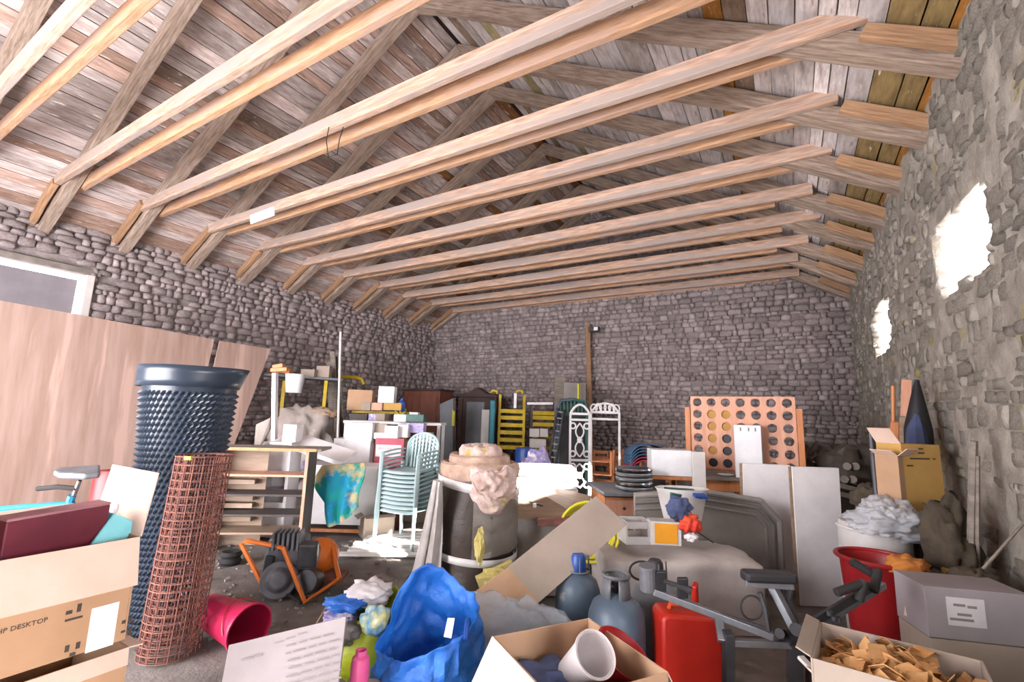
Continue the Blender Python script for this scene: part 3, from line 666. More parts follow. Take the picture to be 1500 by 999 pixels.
mb = MB(); r_ = px(31, 1.75); mb.lathe([(.0, 0), (r_*.66, 0), (r_*.98, Lc), (r_*1.06, Lc+.004), (r_*1.06, Lc-.006), (r_*.92, Lc-.004), (r_*.6, .008), (0, .008)], 36, M, caps=False); mb.build('shell', 'cup_plastic', o, smooth=True)
p = D(912, 962, 1.93); simple('red_bowl', 'dark red plastic bowl inside the front carton', 'bowl', p, 'dark_red', lambda mb: mb.lathe([(.03, -.1), (.1, -.09), (.13, .02), (.125, .02), (.09, -.08), (0, -.08)], 28, Euler((.3, .5, 0)).to_matrix().to_4x4()), smooth=True)
p = D(800, 1010, 1.85); crumple('navy_cloth', 'dark navy cloth at the bottom of the front carton', 'cloth', 800, 1000, 1.85, (.16, .12, .06), 'navy_cloth', 6)
# gas cylinders
def gas(label, u, vt, d, r, mbody, cap=None, collar='gas_grey', hose=False):
    p = FL(u, d); H = HT(u, vt, d); o = thing('gas_cylinder', label, 'gas bottle', p, YAW, 'gas bottles'); hb = H-.13
    mb = MB(); mb.lathe([(r*.9, .03), (r*.98, .06), (r, .1), (r, hb-.16), (r*.96, hb-.1), (r*.82, hb-.04), (r*.5, hb), (.05, hb+.015), (.04, hb+.02)], 36); mb.build('body', mbody, o, smooth=True)
    mb = MB(); mb.lathe([(r*.86, 0), (r*.9, .035), (r*.84, .035), (r*.82, 0)], 32, caps=False); mb.build('foot_ring', mbody, o, smooth=True)
    mb = MB(); mb.cyl((0, 0, hb), (0, 0, hb+.08), .022); mb.cyl((-.035, 0, hb+.05), (.035, 0, hb+.05), .014); mb.build('valve', 'dark_steel', o, smooth=True)
    if cap:
        mb = MB(); mb.lathe([(.052, hb), (.056, hb+.02), (.05, H-.02), (.036, H), (0, H)], 20, caps=False); mb.build('cap', cap, o, smooth=True)
        mb = MB(); mb.tube([(.075*math.cos(t), .075*math.sin(t), hb+.02) for t in [2*PI*k/20 for k in range(20)]], .006, 6, closed=True)
        for k in range(4): mb.tube([(.075*math.cos(k*PI/2), .075*math.sin(k*PI/2), hb+.02), (.07*math.cos(k*PI/2), .07*math.sin(k*PI/2), H-.01)], .005, 6)
        mb.build('guard', collar, o, smooth=True)
    else:
        mb = MB()
        for k in range(3):
            a0 = k*2*PI/3+.5; mb.grid(lambda a, b: Vector(((.085-.012*b)*math.cos(a0+a*1.5), (.085-.012*b)*math.sin(a0+a*1.5), hb-.005+.11*b)), 8, 2)
        mb.tube([(.078*math.cos(t), .078*math.sin(t), H-.015) for t in [2*PI*k/24 for k in range(24)]], .008, 6, closed=True); mb.build('guard', collar, o, smooth=True, solid=.005)
    return o
gas('blue grey gas cylinder with blue cap, left of the others', 846, 816, 3.15, .155, 'gas_blue', 'blue_plastic')
gas('dusty gas cylinder with ring guard, nearest to the front carton', 903, 846, 2.68, .167, 'gas_blue')
g3 = gas('grey gas cylinder with hose, partly behind the bike carrier', 962, 826, 2.95, .16, 'gas_grey', 'dark_steel')
l = LP(g3); mb = MB(); c = l(940, 836, 2.9); mb.tube([c+Vector((.075*math.cos(t), 0, .055*math.sin(t))) for t in [2*PI*k/22 for k in range(20)]], .007, 6); mb.build('hose', 'black_rubber', g3, smooth=True)
# red jerrycan
o = thing('jerrycan', 'red plastic jerrycan with sun bleached top beside the gas bottles', 'jerrycan', FL(1018, 2.5), YAW); Hj = HT(1015, 890, 2.68); wj = px(92, 2.5)
mb = MB(); mb.slab([(-wj/2, 0, 0), (wj/2, 0, 0), (wj/2, 0, Hj*.84), (wj*.36, 0, Hj*.97), (-wj*.42, 0, Hj), (-wj/2, 0, Hj*.94)], (0, .2, 0)); mb.build('body', 'red_plastic', o, bev=.03, smooth=True)
mb = MB(); mb.tube([(-wj*.28, .1, Hj*.98), (-wj*.26, .1, Hj*1.05), (wj*.1, .1, Hj*1.06), (wj*.16, .1, Hj*.97)], .016, 8); mb.build('handle', 'red_dusty', o, smooth=True)
mb = MB(); mb.cyl((wj*.3, .1, Hj*.9), (wj*.36, .1, Hj*1.02), .028); mb.build('cap', 'black_plastic', o, smooth=True)
wbar('red_plastic_piece', 'small red plastic piece behind the carrier arm', 'plastic', D(1019, 884, 2.75), D(1018, 855, 2.75), .07, .03, 'red_plastic', bev=.01)
# cycle carrier with folded arms
o = thing('bike_carrier', 'grey metal car bike carrier with three arms and black grips', 'bike rack', FL(1130, 2.15), YAW); l = LP(o)
def arm(nm, pts, w_, h_, m): 
    mb = MB()
    for a, b in zip(pts, pts[1:]): mb.bar(a, b, w_, h_)
    return mb.build(nm, m, o, bev=.003)
arm('left_arm', [l(958, 866, 2.28), l(1132, 932, 2.1)], .04, .03, 'grey_steel'); arm('left_rail', [l(1040, 898, 2.2), l(1125, 925, 2.1)], .014, .035, 'dark_steel')
arm('right_arm', [l(1172, 928, 2.1), l(1290, 855, 2.35)], .055, .03, 'grey_steel'); arm('right_rail', [l(1190, 912, 2.1), l(1280, 858, 2.3)], .016, .04, 'dark_steel')
arm('centre_post', [l(1131, 858, 2.2), l(1166, 925, 2.1)], .042, .032, 'grey_steel')
arm('base_bar', [l(1074, 941, 2.1), l(1180, 945, 2.1)], .03, .028, 'grey_steel'); arm('side_leg', [l(1052, 903, 2.18), l(1058, 940, 2.1)], .035, .03, 'grey_steel')
arm('upright', [l(1067, 926, 2.1), l(1067, 1060, 2.1)], .05, .04, 'dark_steel'); arm('upright', [l(1192, 910, 2.1), l(1190, 1060, 2.1)], .055, .04, 'dark_steel')
arm('upright', [l(1164, 930, 2.1), l(1166, 1080, 2.12)], .06, .05, 'dark_steel')
mb = MB(); mb.cyl(l(1152, 934, 2.1), l(1180, 930, 2.1), .032); mb.cyl(l(1166, 922, 2.04), l(1166, 922, 2.18), .026); mb.cyl(l(1142, 928, 2.06), l(1142, 928, 2.16), .02); mb.build('hub', 'dark_steel', o, smooth=True)
mb = MB(); mb.bar(l(1088, 843, 2.2), l(1163, 846, 2.2), .08, .05); mb.build('clamp_block', 'black_plastic', o, bev=.016)
arm('clamp_plate', [l(1092, 855, 2.17), l(1162, 859, 2.17)], .012, .03, 'grey_steel')
mb = MB(); mb.tube([l(1113, 868, 2.16), l(1120, 890, 2.14), l(1126, 925, 2.1)], .012); mb.tube([l(1158, 862, 2.2), l(1155, 880, 2.2), l(1166, 915, 2.12)], .014); mb.build('strap_arm', 'dark_steel', o, smooth=True)
mb = MB(); c = l(1101, 890, 2.15); mb.tube([c+Vector((.05*math.cos(t), 0, .052*math.sin(t))) for t in [2*PI*k/24 for k in range(24)]], .005, 6, closed=True); mb.build('rubber_strap', 'black_rubber', o, smooth=True)
for u, v, d in ((968, 850, 2.27), (1000, 860, 2.23)):
    mb = MB(); mb.bar(l(u, v-14, d), l(u, v+16, d), .02, .05); mb.build('wheel_clip', 'black_plastic', o, bev=.005)
mb = MB(); mb.tube([l(972, 851, 2.26), l(1000, 860, 2.22), l(1013, 866, 2.2)], [.01, .012, .02]); mb.build('grip', 'black_rubber', o, smooth=True)
mb = MB(); mb.cyl(l(948, 828, 2.3), l(950, 864, 2.3), .042); mb.build('clamp_head', 'engine_grey', o, bev=.006)
for pts in ([(1225, 868, 2.2), (1262, 855, 2.22)], [(1247, 822, 2.36), (1280, 842, 2.32)], [(1258, 880, 2.2), (1266, 850, 2.22)], [(1280, 866, 2.24), (1286, 836, 2.3)]):
    mb = MB(); mb.tube([l(*q) for q in pts], .02, 10); mb.build('grip', 'black_rubber', o, smooth=True)
for u, v in ((1222, 905), (1215, 898), (1228, 907)):
    mb = MB(); mb.cyl(l(u, v-3, 2.1), l(u, v+3, 2.1), .012); mb.build('bolt', 'dark_steel', o)
wbar('white_rod', 'white plastic rod slanting beside the box of shavings', 'rod', D(1172, 962, 1.95), D(1235, 1025, 1.75), .03, .015, 'white_card')
# box of shavings at the lower right
zc = HT(1200, 910, 2.0); pa, pb = D(1200, 910, 2.0), G(1440, 968, HT(1200, 910, 2.0)); e = pb-pa; rzS = math.atan2(e.y, e.x); wS = e.length; nrm = Vector((e.y, -e.x, 0)).normalized()
cS = (pa+pb)/2+nrm*.2; cS.z = 0
cs = carton('cardboard_box', 'open carton of crumpled packing paper at the lower right', cS, rzS, wS, .4, zc, 'cardboard_grey', (('l', 20, .05),))
mbs = []
o = thing('packing_paper', 'crumpled brown packing paper filling the lower right carton', 'packing', (cS.x, cS.y, zc-.13), rzS); o['kind'] = 'stuff'; rr = random.Random(5)
mb = MB(); mb.blob((0, 0, 0), (wS*.42, .17, .1), 4, .2, 3, 2); mb.build('heap', 'shavings', o)['kind'] = 'stuff'
mb = MB()
for k in range(130):
    x, y = rr.uniform(-.45, .45)*wS, rr.uniform(-.17, .17); z = .08*(1-(2*x/wS)**2)+rr.uniform(0, .05); R = Euler((rr.uniform(-1, 1), rr.uniform(-1, 1), rr.uniform(0, 6))).to_matrix(); s = rr.uniform(.02, .055)
    c = Vector((x, y, z)); mb._add([c+R @ Vector(q)*s for q in ((-1, -.6, 0), (0, -.7, .4), (1, -.5, 0), (1.1, .6, -.2), (0, .6, .3), (-1, .7, -.1))], ((0, 1, 4, 5), (1, 2, 3, 4)))
mb.build('loose_sheets', 'shavings', o, solid=.002)['kind'] = 'stuff'
wbar('white_card', 'white card sheet stuck in the packing paper', 'card', D(1260, 1000, 1.85), D(1282, 978, 1.87), .12, .006, 'white_card', bev=0)
# two stacked cartons at the right edge
zc = HT(1360, 858, 2.35); zm = HT(1380, 935, 2.3); pa, pb = D(1353, 858, 2.35), G(1510, 872, zc); e = pb-pa; rzT = math.atan2(e.y, e.x); wT = min(e.length, .5); n = Vector((-e.y, e.x, 0)).normalized(); e = e.normalized()
cT = pa+e*wT/2+n*.13
ct = carton('white_carton', 'closed pale carton with a printed label at the right frame edge', (cT.x, cT.y, zm), rzT, wT, .26, zc-zm, 'white_card_shaded', solid=True)
mb = MB(); mb.box((-wT*.12, -.131, (zc-zm)*.55), (wT*.36, .002, (zc-zm)*.55)); mb.build('paper_label', 'paper', ct)['label'] = 'white printed label'
mb = MB()
for x, z, w_ in ((-.18, .68, .05), (-.06, .66, .04), (-.14, .5, .06), (-.17, .4, .1)): mb.box((wT*x, -.1325, (zc-zm)*z), (w_, .002, .012))
mb.build('print', 'grey_ink', ct)['kind'] = 'stuff'
carton('cardboard_box', 'brown carton beneath the pale labelled carton at right', (cT.x, cT.y, 0), rzT, wT*.98, .26, zm-.005, 'cardboard_grey', solid=True)
q = D(1340, 860, 2.5); wbar('cardboard_flap', 'upright tan cardboard strip left of the pale carton', 'cardboard', D(1338, 906, 2.47), D(1345, 854, 2.5), .08, .006, 'cardboard_pale_lit', (0, 1, 0), bev=0)
wbar('ochre_box', 'flat ochre box lying on the pale carton', 'box', D(1392, 841, 2.75), D(1432, 842, 2.75), .12, .045, 'cardboard_ochre')
crumple('black_cable_heap', 'dark cable tangle on top of the pale carton', 'cable', 1375, 850, 2.62, (.09, .08, .045), 'black_rubber', 22, .4)
# red tub, orange rag, drum with plastic
zr = HT(1296, 812, 3.0)
o = thing('red_tub', 'large red plastic tub in the dark right corner', 'tub', FL(1300, 2.8), YAW); r_ = px(100, 2.8)/2
mb = MB(); mb.lathe([(0, .02), (r_*.72, .0), (r_*.95, zr-.03), (r_*1.04, zr), (r_*1.0, zr), (r_*.92, zr-.03), (r_*.68, .03), (0, .03)], 36, caps=False); mb.build('shell', 'dark_red', o, smooth=True)
mb = MB(); mb.tube([(r_*1.04*math.cos(t), r_*1.04*math.sin(t), zr) for t in [2*PI*k/36 for k in range(36)]], .014, 8, closed=True); mb.build('rim', 'dark_red', o, smooth=True)
crumple('orange_rag', 'orange brown rag draped on the red tub', 'rag', 1330, 830, 2.72, (.11, .08, .06), 'orange_rag', 2, .28)
zd = HT(1305, 778, 3.1)
o = thing('white_drum', 'whitish drum under clear plastic behind the red tub', 'drum', FL(1294, 3.25), YAW); r_ = px(92, 3.2)/2
mb = MB(); mb.lathe([(r_*.9, 0), (r_*.92, .02), (r_, zd*.5), (r_, zd-.05), (r_*.94, zd)], 32); mb.build('barrel', 'crate_white', o, smooth=True)
mb = MB(); mb.tube([(r_*1.0*math.cos(t), r_*1.0*math.sin(t), zd-.04) for t in [2*PI*k/36 for k in range(36)]], .012, 8, closed=True); mb.build('hoop', 'strap_white', o, smooth=True)
simple('clear_plastic_sheet', 'bunched clear plastic sheet heaped on the whitish drum', 'plastic', D(1310, 768, 3.2), 'film', lambda mb: (mb.blob((0, .05, .0), (.26, .2, .11), 5, .3, 2.0, 7), mb.blob((.0, .05, .05), (.17, .16, .12), 5, .35, 2.4, 17)), smooth='all')
# ================================================================ LEFT SIDE, MIDDLE GROUND
XBD = -7.35
def sheet(label, tl, tr, br, bl, seed):
    def pt(u, v, x): return PX(u, v, x)
    a, b, c, d_ = pt(*tl, XBD-.25), pt(*tr, XBD-.25), pt(*br, XBD), pt(*bl, XBD)
    for q in (c, d_): q.z = 0
    o = thing('plywood_sheet', label, 'board', (XBD, c.y, 0), 0); q = o.location
    mb = MB(); mb.slab([a-q, b-q, c-q, d_-q], (-.018, 0, 0)); mb.build('face', 'plywood', o, bev=.003); return o
s1 = sheet('wide pinkish plywood sheet leaning along the left wall', (-60, 429), (314, 497), (258, 742), (-60, 760), 1)
s2 = sheet('narrow pinkish plywood sheet right of the wide one, nearest the shelves', (322, 499), (397, 511), (307, 742), (264, 742), 2)
mb = MB(); l = LP(s1); a = l(15, 442, 8.2); 
# steel shelf against the left wall
dd = 8.6; o = thing('steel_shelf', 'grey steel shelf on yellow uprights by the left wall', 'shelf', FL(445, dd), 0.9); l = LP(o)
mb = MB(); mb.bar(l(384, 549, 8.3), l(497, 557, 9.1), .4, .05); mb.build('shelf_board', 'grey_steel', o, bev=.006)
for u, d_ in ((417, 8.45), (478, 8.8)):
    mb = MB(); e = l(u, 556, d_); mb.bar((e.x, e.y, 0), (e.x, e.y, e.z-.02), .06); mb.build('upright', 'yellow_steel', o, bev=.004)
mb = MB(); mb.bar(l(470, 655, 8.8), l(492, 655, 9), .06); mb.build('cross_bar', 'yellow_steel', o)
zs = o.location.z
def onshelf(nm, lab, u0, u1, vt, vb, d_, m, dep=.25, **k): return ibox(nm, lab, 'box', u0, u1, vt, vb, d_, dep, m, **k)[0]
onshelf('cardboard_box', 'low grey carton on the steel wall shelf', 441, 461, 541, 552, 8.6, 'cardboard_grey', .15)
onshelf('cardboard_box', 'taller grey carton at the pole end of the wall shelf', 464, 483, 536, 553, 8.75, 'cardboard_grey', .15)
onshelf('wooden_block', 'orange wooden block at the left end of the wall shelf', 393, 424, 540, 547, 8.35, 'orange_wood', .12)
simple('white_bucket', 'white plastic bucket hanging below the wall shelf', 'bucket', D(430, 575, 8.2), 'white_plastic', lambda mb: mb.lathe([(.13, 0), (.16, .3), (.165, .32), (.15, .32), (.12, .02), (0, .02)], 24, caps=False), smooth=True)
mb = MB(); o = thing('yellow_pipe', 'bent yellow pipe behind the white pole', 'pipe', FL(515, 9.9), YAW); l = LP(o)
mb.tube([l(497, 552, 9.8), l(518, 552, 9.9), l(529, 555, 9.95), l(533, 563, 9.95)], .037, 8); e = l(500, 553, 9.82); mb.tube([e, (e.x, e.y, 0)], .03, 8); mb.build('tube', 'yellow_steel', o, smooth=True)
a = D(499, 486, 7.4); b = FL(492, 7.3); stick('white_pole', 'thin tall white pole standing by the shelves', 'pole', b, a, .018, 'strap_white')
for i, (u0, v0, u1, d_, lb) in enumerate(((487, 515, 492, 9.2, 'grey weathered plank leaning nearest the white pole'), (493, 522, 503, 9.3, 'grey weathered plank leaning between pole and yellow pipe'), (482, 530, 484, 9.25, 'dark grey plank leaning left of the white pole'))):
    wbar('leaning_plank', lb, 'plank', FL(u1+6, d_-.1), D(u0, v0, d_), .13, .03, 'grey_wood', (0, 1, 0), 'leaning planks')
crumple('tarpaulin_bundle', 'big grey tarpaulin bundle heaped under the wall shelf', 'tarpaulin', 440, 650, 7.6, (.5, .35, .62), 'dust_grey', 31, .3)
crumple('brown_rags', 'brown rags piled on the grey tarpaulin bundle', 'rags', 472, 606, 7.7, (.24, .15, .1), 'shelf_wood', 32, .3)
# white post with wooden head, white cabinet behind the bookcase
p = FL(400, 6.0); o = thing('white_post', 'white painted post with wooden cap behind the bookcase', 'post', p, YAW); l = LP(o); e = l(403, 546, 6.0)
mb = MB(); mb.bar((0, 0, 0), e, .075, .05); mb.build('shaft', 'white_paint', o, bev=.004)
mb = MB(); mb.bar(e+Vector((-.05, 0, .03)), e+Vector((.15, .02, .05)), .09, .05); mb.bar(e+Vector((-.03, 0, .07)), e+Vector((.1, 0, .1)), .07, .05); mb.build('cap', 'orange_wood', o, bev=.006)
dd = 5.4; o = thing('white_cabinet', 'white painted cabinet with dark niche seen through the bookcase', 'cabinet', FL(390, dd), YAW); w_ = px(46, dd); h = HT(390, 622, dd)
mb = MB()
for s in (-1, 1): mb.box((s*(w_/2-.02), .15, h*.42), (.04, .3, h*.84))
mb.box((0, .15, h*.4), (w_, .3, .05)); mb.box((0, .29, h*.4), (w_, .02, h*.8)); mb.box((0, .15, h*.83), (w_, .3, .03)); mb.box((0, .02, h*.68), (w_*.98, .03, h*.27)); mb.box((0, .02, h*.16), (w_*.98, .03, h*.3)); mb.build('carcass', 'white_paint', o, bev=.004)
mb = MB(); mb.box((w_*.25, .2, h*.92), (w_*.45, .2, h*.16)); mb.build('top_box', 'white_paint', o, bev=.004)
l = LP(o); mb = MB(); mb.slab([l(372, 655, 5.45), l(375, 622, 5.5), l(396, 612, 5.5), l(394, 630, 5.5), l(380, 655, 5.45)], (0, .03, 0)); mb.build('bracket', 'dust_grey', o)
# bookcase
dd = 4.85; o = thing('bookcase', 'open wooden bookcase with dark shelves beside the wire mesh roll', 'bookcase', FL(378, dd), YAW+.12); l = LP(o)
zt_ = HT(378, 661, dd); xl, xr = l(300, 700, dd).x, l(440, 700, dd).x; dp = .34
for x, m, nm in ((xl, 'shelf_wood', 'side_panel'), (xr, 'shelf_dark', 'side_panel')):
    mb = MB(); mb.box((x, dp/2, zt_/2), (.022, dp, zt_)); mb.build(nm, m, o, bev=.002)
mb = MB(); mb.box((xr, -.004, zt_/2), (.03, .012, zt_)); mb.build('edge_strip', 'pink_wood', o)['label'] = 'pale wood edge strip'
mb = MB(); mb.box(((xl+xr)/2+.06, dp/2-.03, zt_+.014), (xr-xl+.2, dp+.1, .028)); mb.build('top', 'grey_wood', o, bev=.003)
mb = MB(); mb.box(((xl+xr)/2+.16, -.084, zt_+.014), (xr-xl-.1, .01, .03)); mb.build('top_edge', 'orange_wood', o)
for i, (v, m) in enumerate(((699, 'pink_wood'), (728, 'shelf_dark'), (757, 'shelf_dark'), (783, 'shelf_wood'))):
    z = HT(378, v, dd); mb = MB(); mb.box(((xl+xr)/2, dp/2, z), (xr-xl-.024, dp, .022)); mb.build('shelf', m, o, bev=.002)
mb = MB(); mb.box((xl+(xr-xl)*.25, dp-.008, zt_*.5), ((xr-xl)*.46, .012, zt_)); mb.build('back_panel', 'shelf_wood', o)
for v in (712, 737, 748, 768):
    z = HT(340, v, dd); mb = MB(); mb.box((xl+.2, dp-.06, z), (.38, .1, .05)); mb.build('drawer_front', 'shelf_wood', o, bev=.003)
wbar('white_tabletop', 'white tabletop slanting down behind the bookcase', 'board', D(415, 640, 5.9), D(512, 672, 5.7), .06, .3, 'white_paint', (0, .9, .3))
ibox('lilac_boxes', 'lilac grey flat box under the slanting white tabletop', 'box', 443, 500, 676, 700, 6.35, .3, 'purple_print')
# white table with the bathing towel
dd = 5.5; o = thing('low_cabinet', 'low white cabinet with orange wooden base under the towel', 'cabinet', FL(490, dd+.15), YAW); l = LP(o); h = HT(490, 684, dd); w_ = px(112, dd)
mb = MB(); mb.box((0, .25, h*.56), (w_, .45, h*.84)); mb.build('body', 'white_paint', o, bev=.006)
mb = MB(); mb.box((0, .03, .05), (w_*.98, .04, .04))
for s in (-1, 1): mb.box((s*w_*.47, .05, .07), (.05, .05, .14))
mb.build('base', 'orange_wood', o, bev=.003)
o = thing('towel', 'teal beach towel with yellow fish pattern hung over the white cabinet', 'towel', FL(492, dd-.1), YAW); l = LP(o)
TL, TR, BL, BR = l(474, 681, dd-.05), l(536, 677, dd), l(480, 771, dd-.25), l(527, 742, dd-.2)
def tw(a, b):
    p = TL.lerp(TR, a).lerp(BL.lerp(BR, a), b); f = .035*math.sin(a*17+b*2)*b+.02*noise.noise((a*4, b*5, 1)); ex = -.22*max(0, .3-a)*math.sin(min(1, b*1.6)*PI)*2
    return p+Vector((ex+.02*math.sin(b*6), f-.03, -.06*math.sin(a*PI)*b))
mb = MB(); mb.grid(tw, 40, 36); mb.build('cloth', 'towel', o, smooth=True, solid=.008)
# heap of white goods on and under the white trestle table
dd = 6.9; o = thing('trestle_table', 'long white trestle table carrying green boxes at the back left', 'table', FL(565, dd), YAW); l = LP(o); h = HT(565, 618, dd); w_ = px(148, dd)
mb = MB(); mb.box((0, .3, h-.02), (w_, .6, .04)); mb.build('top', 'white_paint', o, bev=.004)
for s in (-1, 1):
    for y in (.04, .56): mb = MB(); mb.box((s*(w_/2-.04), y, (h-.04)/2), (.045, .045, h-.04)); mb.build('leg', 'white_paint', o)
G1 = 'white goods heaped before the trestle table'
ibox('white_fridge', 'white refrigerator body left of the red sign', 'appliance', 505, 543, 645, None, 6.45, .4, 'white_paint', group=G1)
o, w_, h = ibox('white_box', 'white carton lying on the refrigerator', 'box', 507, 546, 619, 645, 6.5, .35, 'white_plastic', group=G1)
o = thing('printer', 'white printer with black trays beside the refrigerator', 'printer', D(497, 684, 6.4)+Vector((0, 0, 0)), YAW); o.location.z = HT(497, 684, 6.4); h = HT(497, 642, 6.4)-o.location.z; w_ = px(24, 6.4)
mb = MB(); mb.box((0, .15, h*.74), (w_, .3, h*.5)); mb.build('housing', 'white_plastic', o, bev=.012)
mb = MB(); mb.box((0, .15, h*.24), (w_*.96, .28, h*.48)); mb.build('tray', 'black_plastic', o, bev=.01)
mb = MB(); mb.box((-w_*.1, -.004, h*.66), (w_*.5, .01, h*.1)); mb.build('slot', 'black_plastic', o)
ibox('printer_stand', 'dark stool carrying the printer', 'stool', 486, 508, 684, None, 6.42, .3, 'shelf_dark')
for (u0, u1, vt, vb, d_, m, lb) in ((546, 567, 621, 634, 6.6, 'cardboard_grey', 'grey carton right of the white carton under the table edge'), (548, 564, 634, 643, 6.5, 'white_plastic', 'small white tray below the grey carton'), (564, 583, 624, 643, 6.4, 'white_plastic', 'cream white carton above the red sign'), (583, 598, 622, 641, 6.5, 'white_paint', 'white carton between cream carton and green chairs'), (594, 621, 620, 634, 6.6, 'purple_print', 'lilac printed carton above the green chairs'), (614, 632, 634, 648, 6.6, 'white_card', 'white carton at the right end of the heap')):
    ibox('white_box' if 'white' in lb else 'carton', lb, 'box', u0, u1, vt, vb, d_, .22, m, group=G1)
ibox('heap_support', 'low crate under the small cartons, behind the red sign', 'crate', 545, 632, 645, None, 6.62, .3, 'cardboard_grey')
for (u0, u1, vt, m, lb) in ((577, 595, 607, 'green_plastic', 'pale teal carton on the trestle table'), (595, 621, 607, 'dark_green_plastic', 'green carton on the trestle table')):
    ibox('carton', lb, 'box', u0, u1, vt, 618, 7.0, .3, m)
ibox('white_tray', 'white tray on the green carton', 'tray', 600, 612, 604, 607, 7.02, .2, 'white_plastic')
# red shop sign
dd = 6.1; o = thing('shop_sign', 'red shop sign board with white lettered panel', 'sign', FL(562, dd), YAW); l = LP(o); zb, zt_ = HT(562, 692, dd), HT(562, 643, dd); w_ = px(43, dd); o.location.z = zb; h = zt_-zb
mb = MB(); mb.box((0, .015, h/2), (w_, .03, h)); mb.build('board', 'sign_red', o, bev=.002)
mb = MB(); mb.box((-.01, -.002, h*.62), (w_*.88, .006, h*.36)); mb.build('panel', 'white_plastic', o)
text('BOULANGERIE', .042, 'sign_red', o, Matrix.Translation((.0, -.006, h*.69)) @ FRONT); text('OUVERTE', .036, 'sign_red', o, Matrix.Translation((.06, -.006, h*.54)) @ FRONT)
o2, w2, h2 = ibox('brown_chest', 'brown wooden chest carrying the red sign', 'chest', 541, 590, 692, None, 6.08, .3, 'brown_wood')
crumple('red_cloth', 'dark red cloth hanging on the brown chest', 'cloth', 570, 700, 5.95, (.14, .06, .16), 'dark_red', 41, .25)
o = thing('white_bottle', 'white plastic bottle on the floor before the brown chest', 'bottle', FL(545, 5.75), YAW); mb = MB(); h = HT(545, 714, 5.75)
mb.lathe([(.06, 0), (.066, .03), (.066, h*.62), (.05, h*.76), (.022, h*.82), (.022, h*.95)], 20); mb.build('body', 'white_plastic', o, smooth=True); mb = MB(); mb.cyl((0, 0, h*.94), (0, 0, h), .028); mb.build('cap', 'seat_red', o, smooth=True)
for i, (u, v, m) in enumerate(((556, 705, 'shelf_dark'), (563, 700, 'shelf_wood'))):
    stick('wooden_stick', ('dark' if i == 0 else 'pale')+' turned wooden stick leaning on the brown chest', 'stick', FL(u, 5.85), D(u+3, v-20, 5.9), .022, m)
p = FL(550, 5.72); carton('cardboard_box', 'open brown carton on the floor before the brown chest', p, YAW+.5, px(44, 5.7), .3, HT(550, 752, 5.7), 'cardboard_grey', (('f', -20, .07), ('r', 25, .07), ('l', -30, .08)))
# yellow shelf with cartons
dd = 8.1; o = thing('yellow_shelf', 'yellow steel bench with cartons and hand wheel before the brown wardrobe', 'bench', FL(545, dd), YAW); l = LP(o); h = HT(545, 601, dd); w_ = px(80, dd)
mb = MB(); mb.box((0, .25, h-.03), (w_, .5, .05)); mb.build('top', 'yellow_steel', o, bev=.006)
for s in (-1, 1): mb = MB(); mb.box((s*w_*.46, .25, (h-.05)/2), (.05, .05, h-.05)); mb.build('leg', 'yellow_steel', o)
mb = MB(); c = Vector((l(583, 601, dd).x, -.06, h+.02)); mb.tube([c+Vector((.085*math.cos(t), 0, .075*math.sin(t))) for t in [2*PI*k/20 for k in range(20)]], .02, 6, closed=True)
for k in range(2): mb.bar(c-Vector((.08*math.cos(k*PI/2), 0, .08*math.sin(k*PI/2))), c+Vector((.08*math.cos(k*PI/2), 0, .08*math.sin(k*PI/2))), .02)
mb.build('hand_wheel', 'yellow_steel', o, smooth=True)
for (u0, u1, vt, vb, m, lb, d_) in ((510, 546, 571, 601, 'cardboard', 'large brown carton on the yellow bench', 8.25), (529, 543, 589, 601, 'cardboard_grey', 'small brown carton before the large one on the yellow bench', 8.02), (544, 560, 590, 601, 'pink_wood', 'pink and white carton on the yellow bench', 8.05), (562, 588, 590, 601, 'cardboard_ochre', 'ochre carton under the white one on the yellow bench', 8.1), (555, 578, 566, 590, 'white_plastic', 'white carton standing topmost on the yellow bench', 8.15)):
    ibox('cardboard_box' if 'white carton' not in lb else 'white_box', lb, 'box', u0, u1, vt, vb, d_, .2, m)
p = FL(588, 8.2, HT(545, 601, 8.1)+.001); cyl_thing('blue_bottle', 'blue bottle at the right end of the yellow bench', 'bottle', p, [(.06, 0), (.065, .03), (.065, .15), (.03, .19), (.03, .22)], 'blue_plastic')
for (u0, u1, lb, m) in ((512, 538, 'dark grey carton under the yellow bench', 'shelf_dark'), (540, 551, 'lilac carton under the yellow bench', 'purple_print'), (551, 564, 'grey carton under the yellow bench, next to the lilac one', 'cardboard_grey')):
    ibox('cardboard_box', lb, 'box', u0, u1, 606, 640, 7.8, .3, m)
ibox('under_bench_crate', 'low crate under the yellow bench cartons', 'crate', 510, 566, 640, None, 7.82, .3, 'shelf_dark')
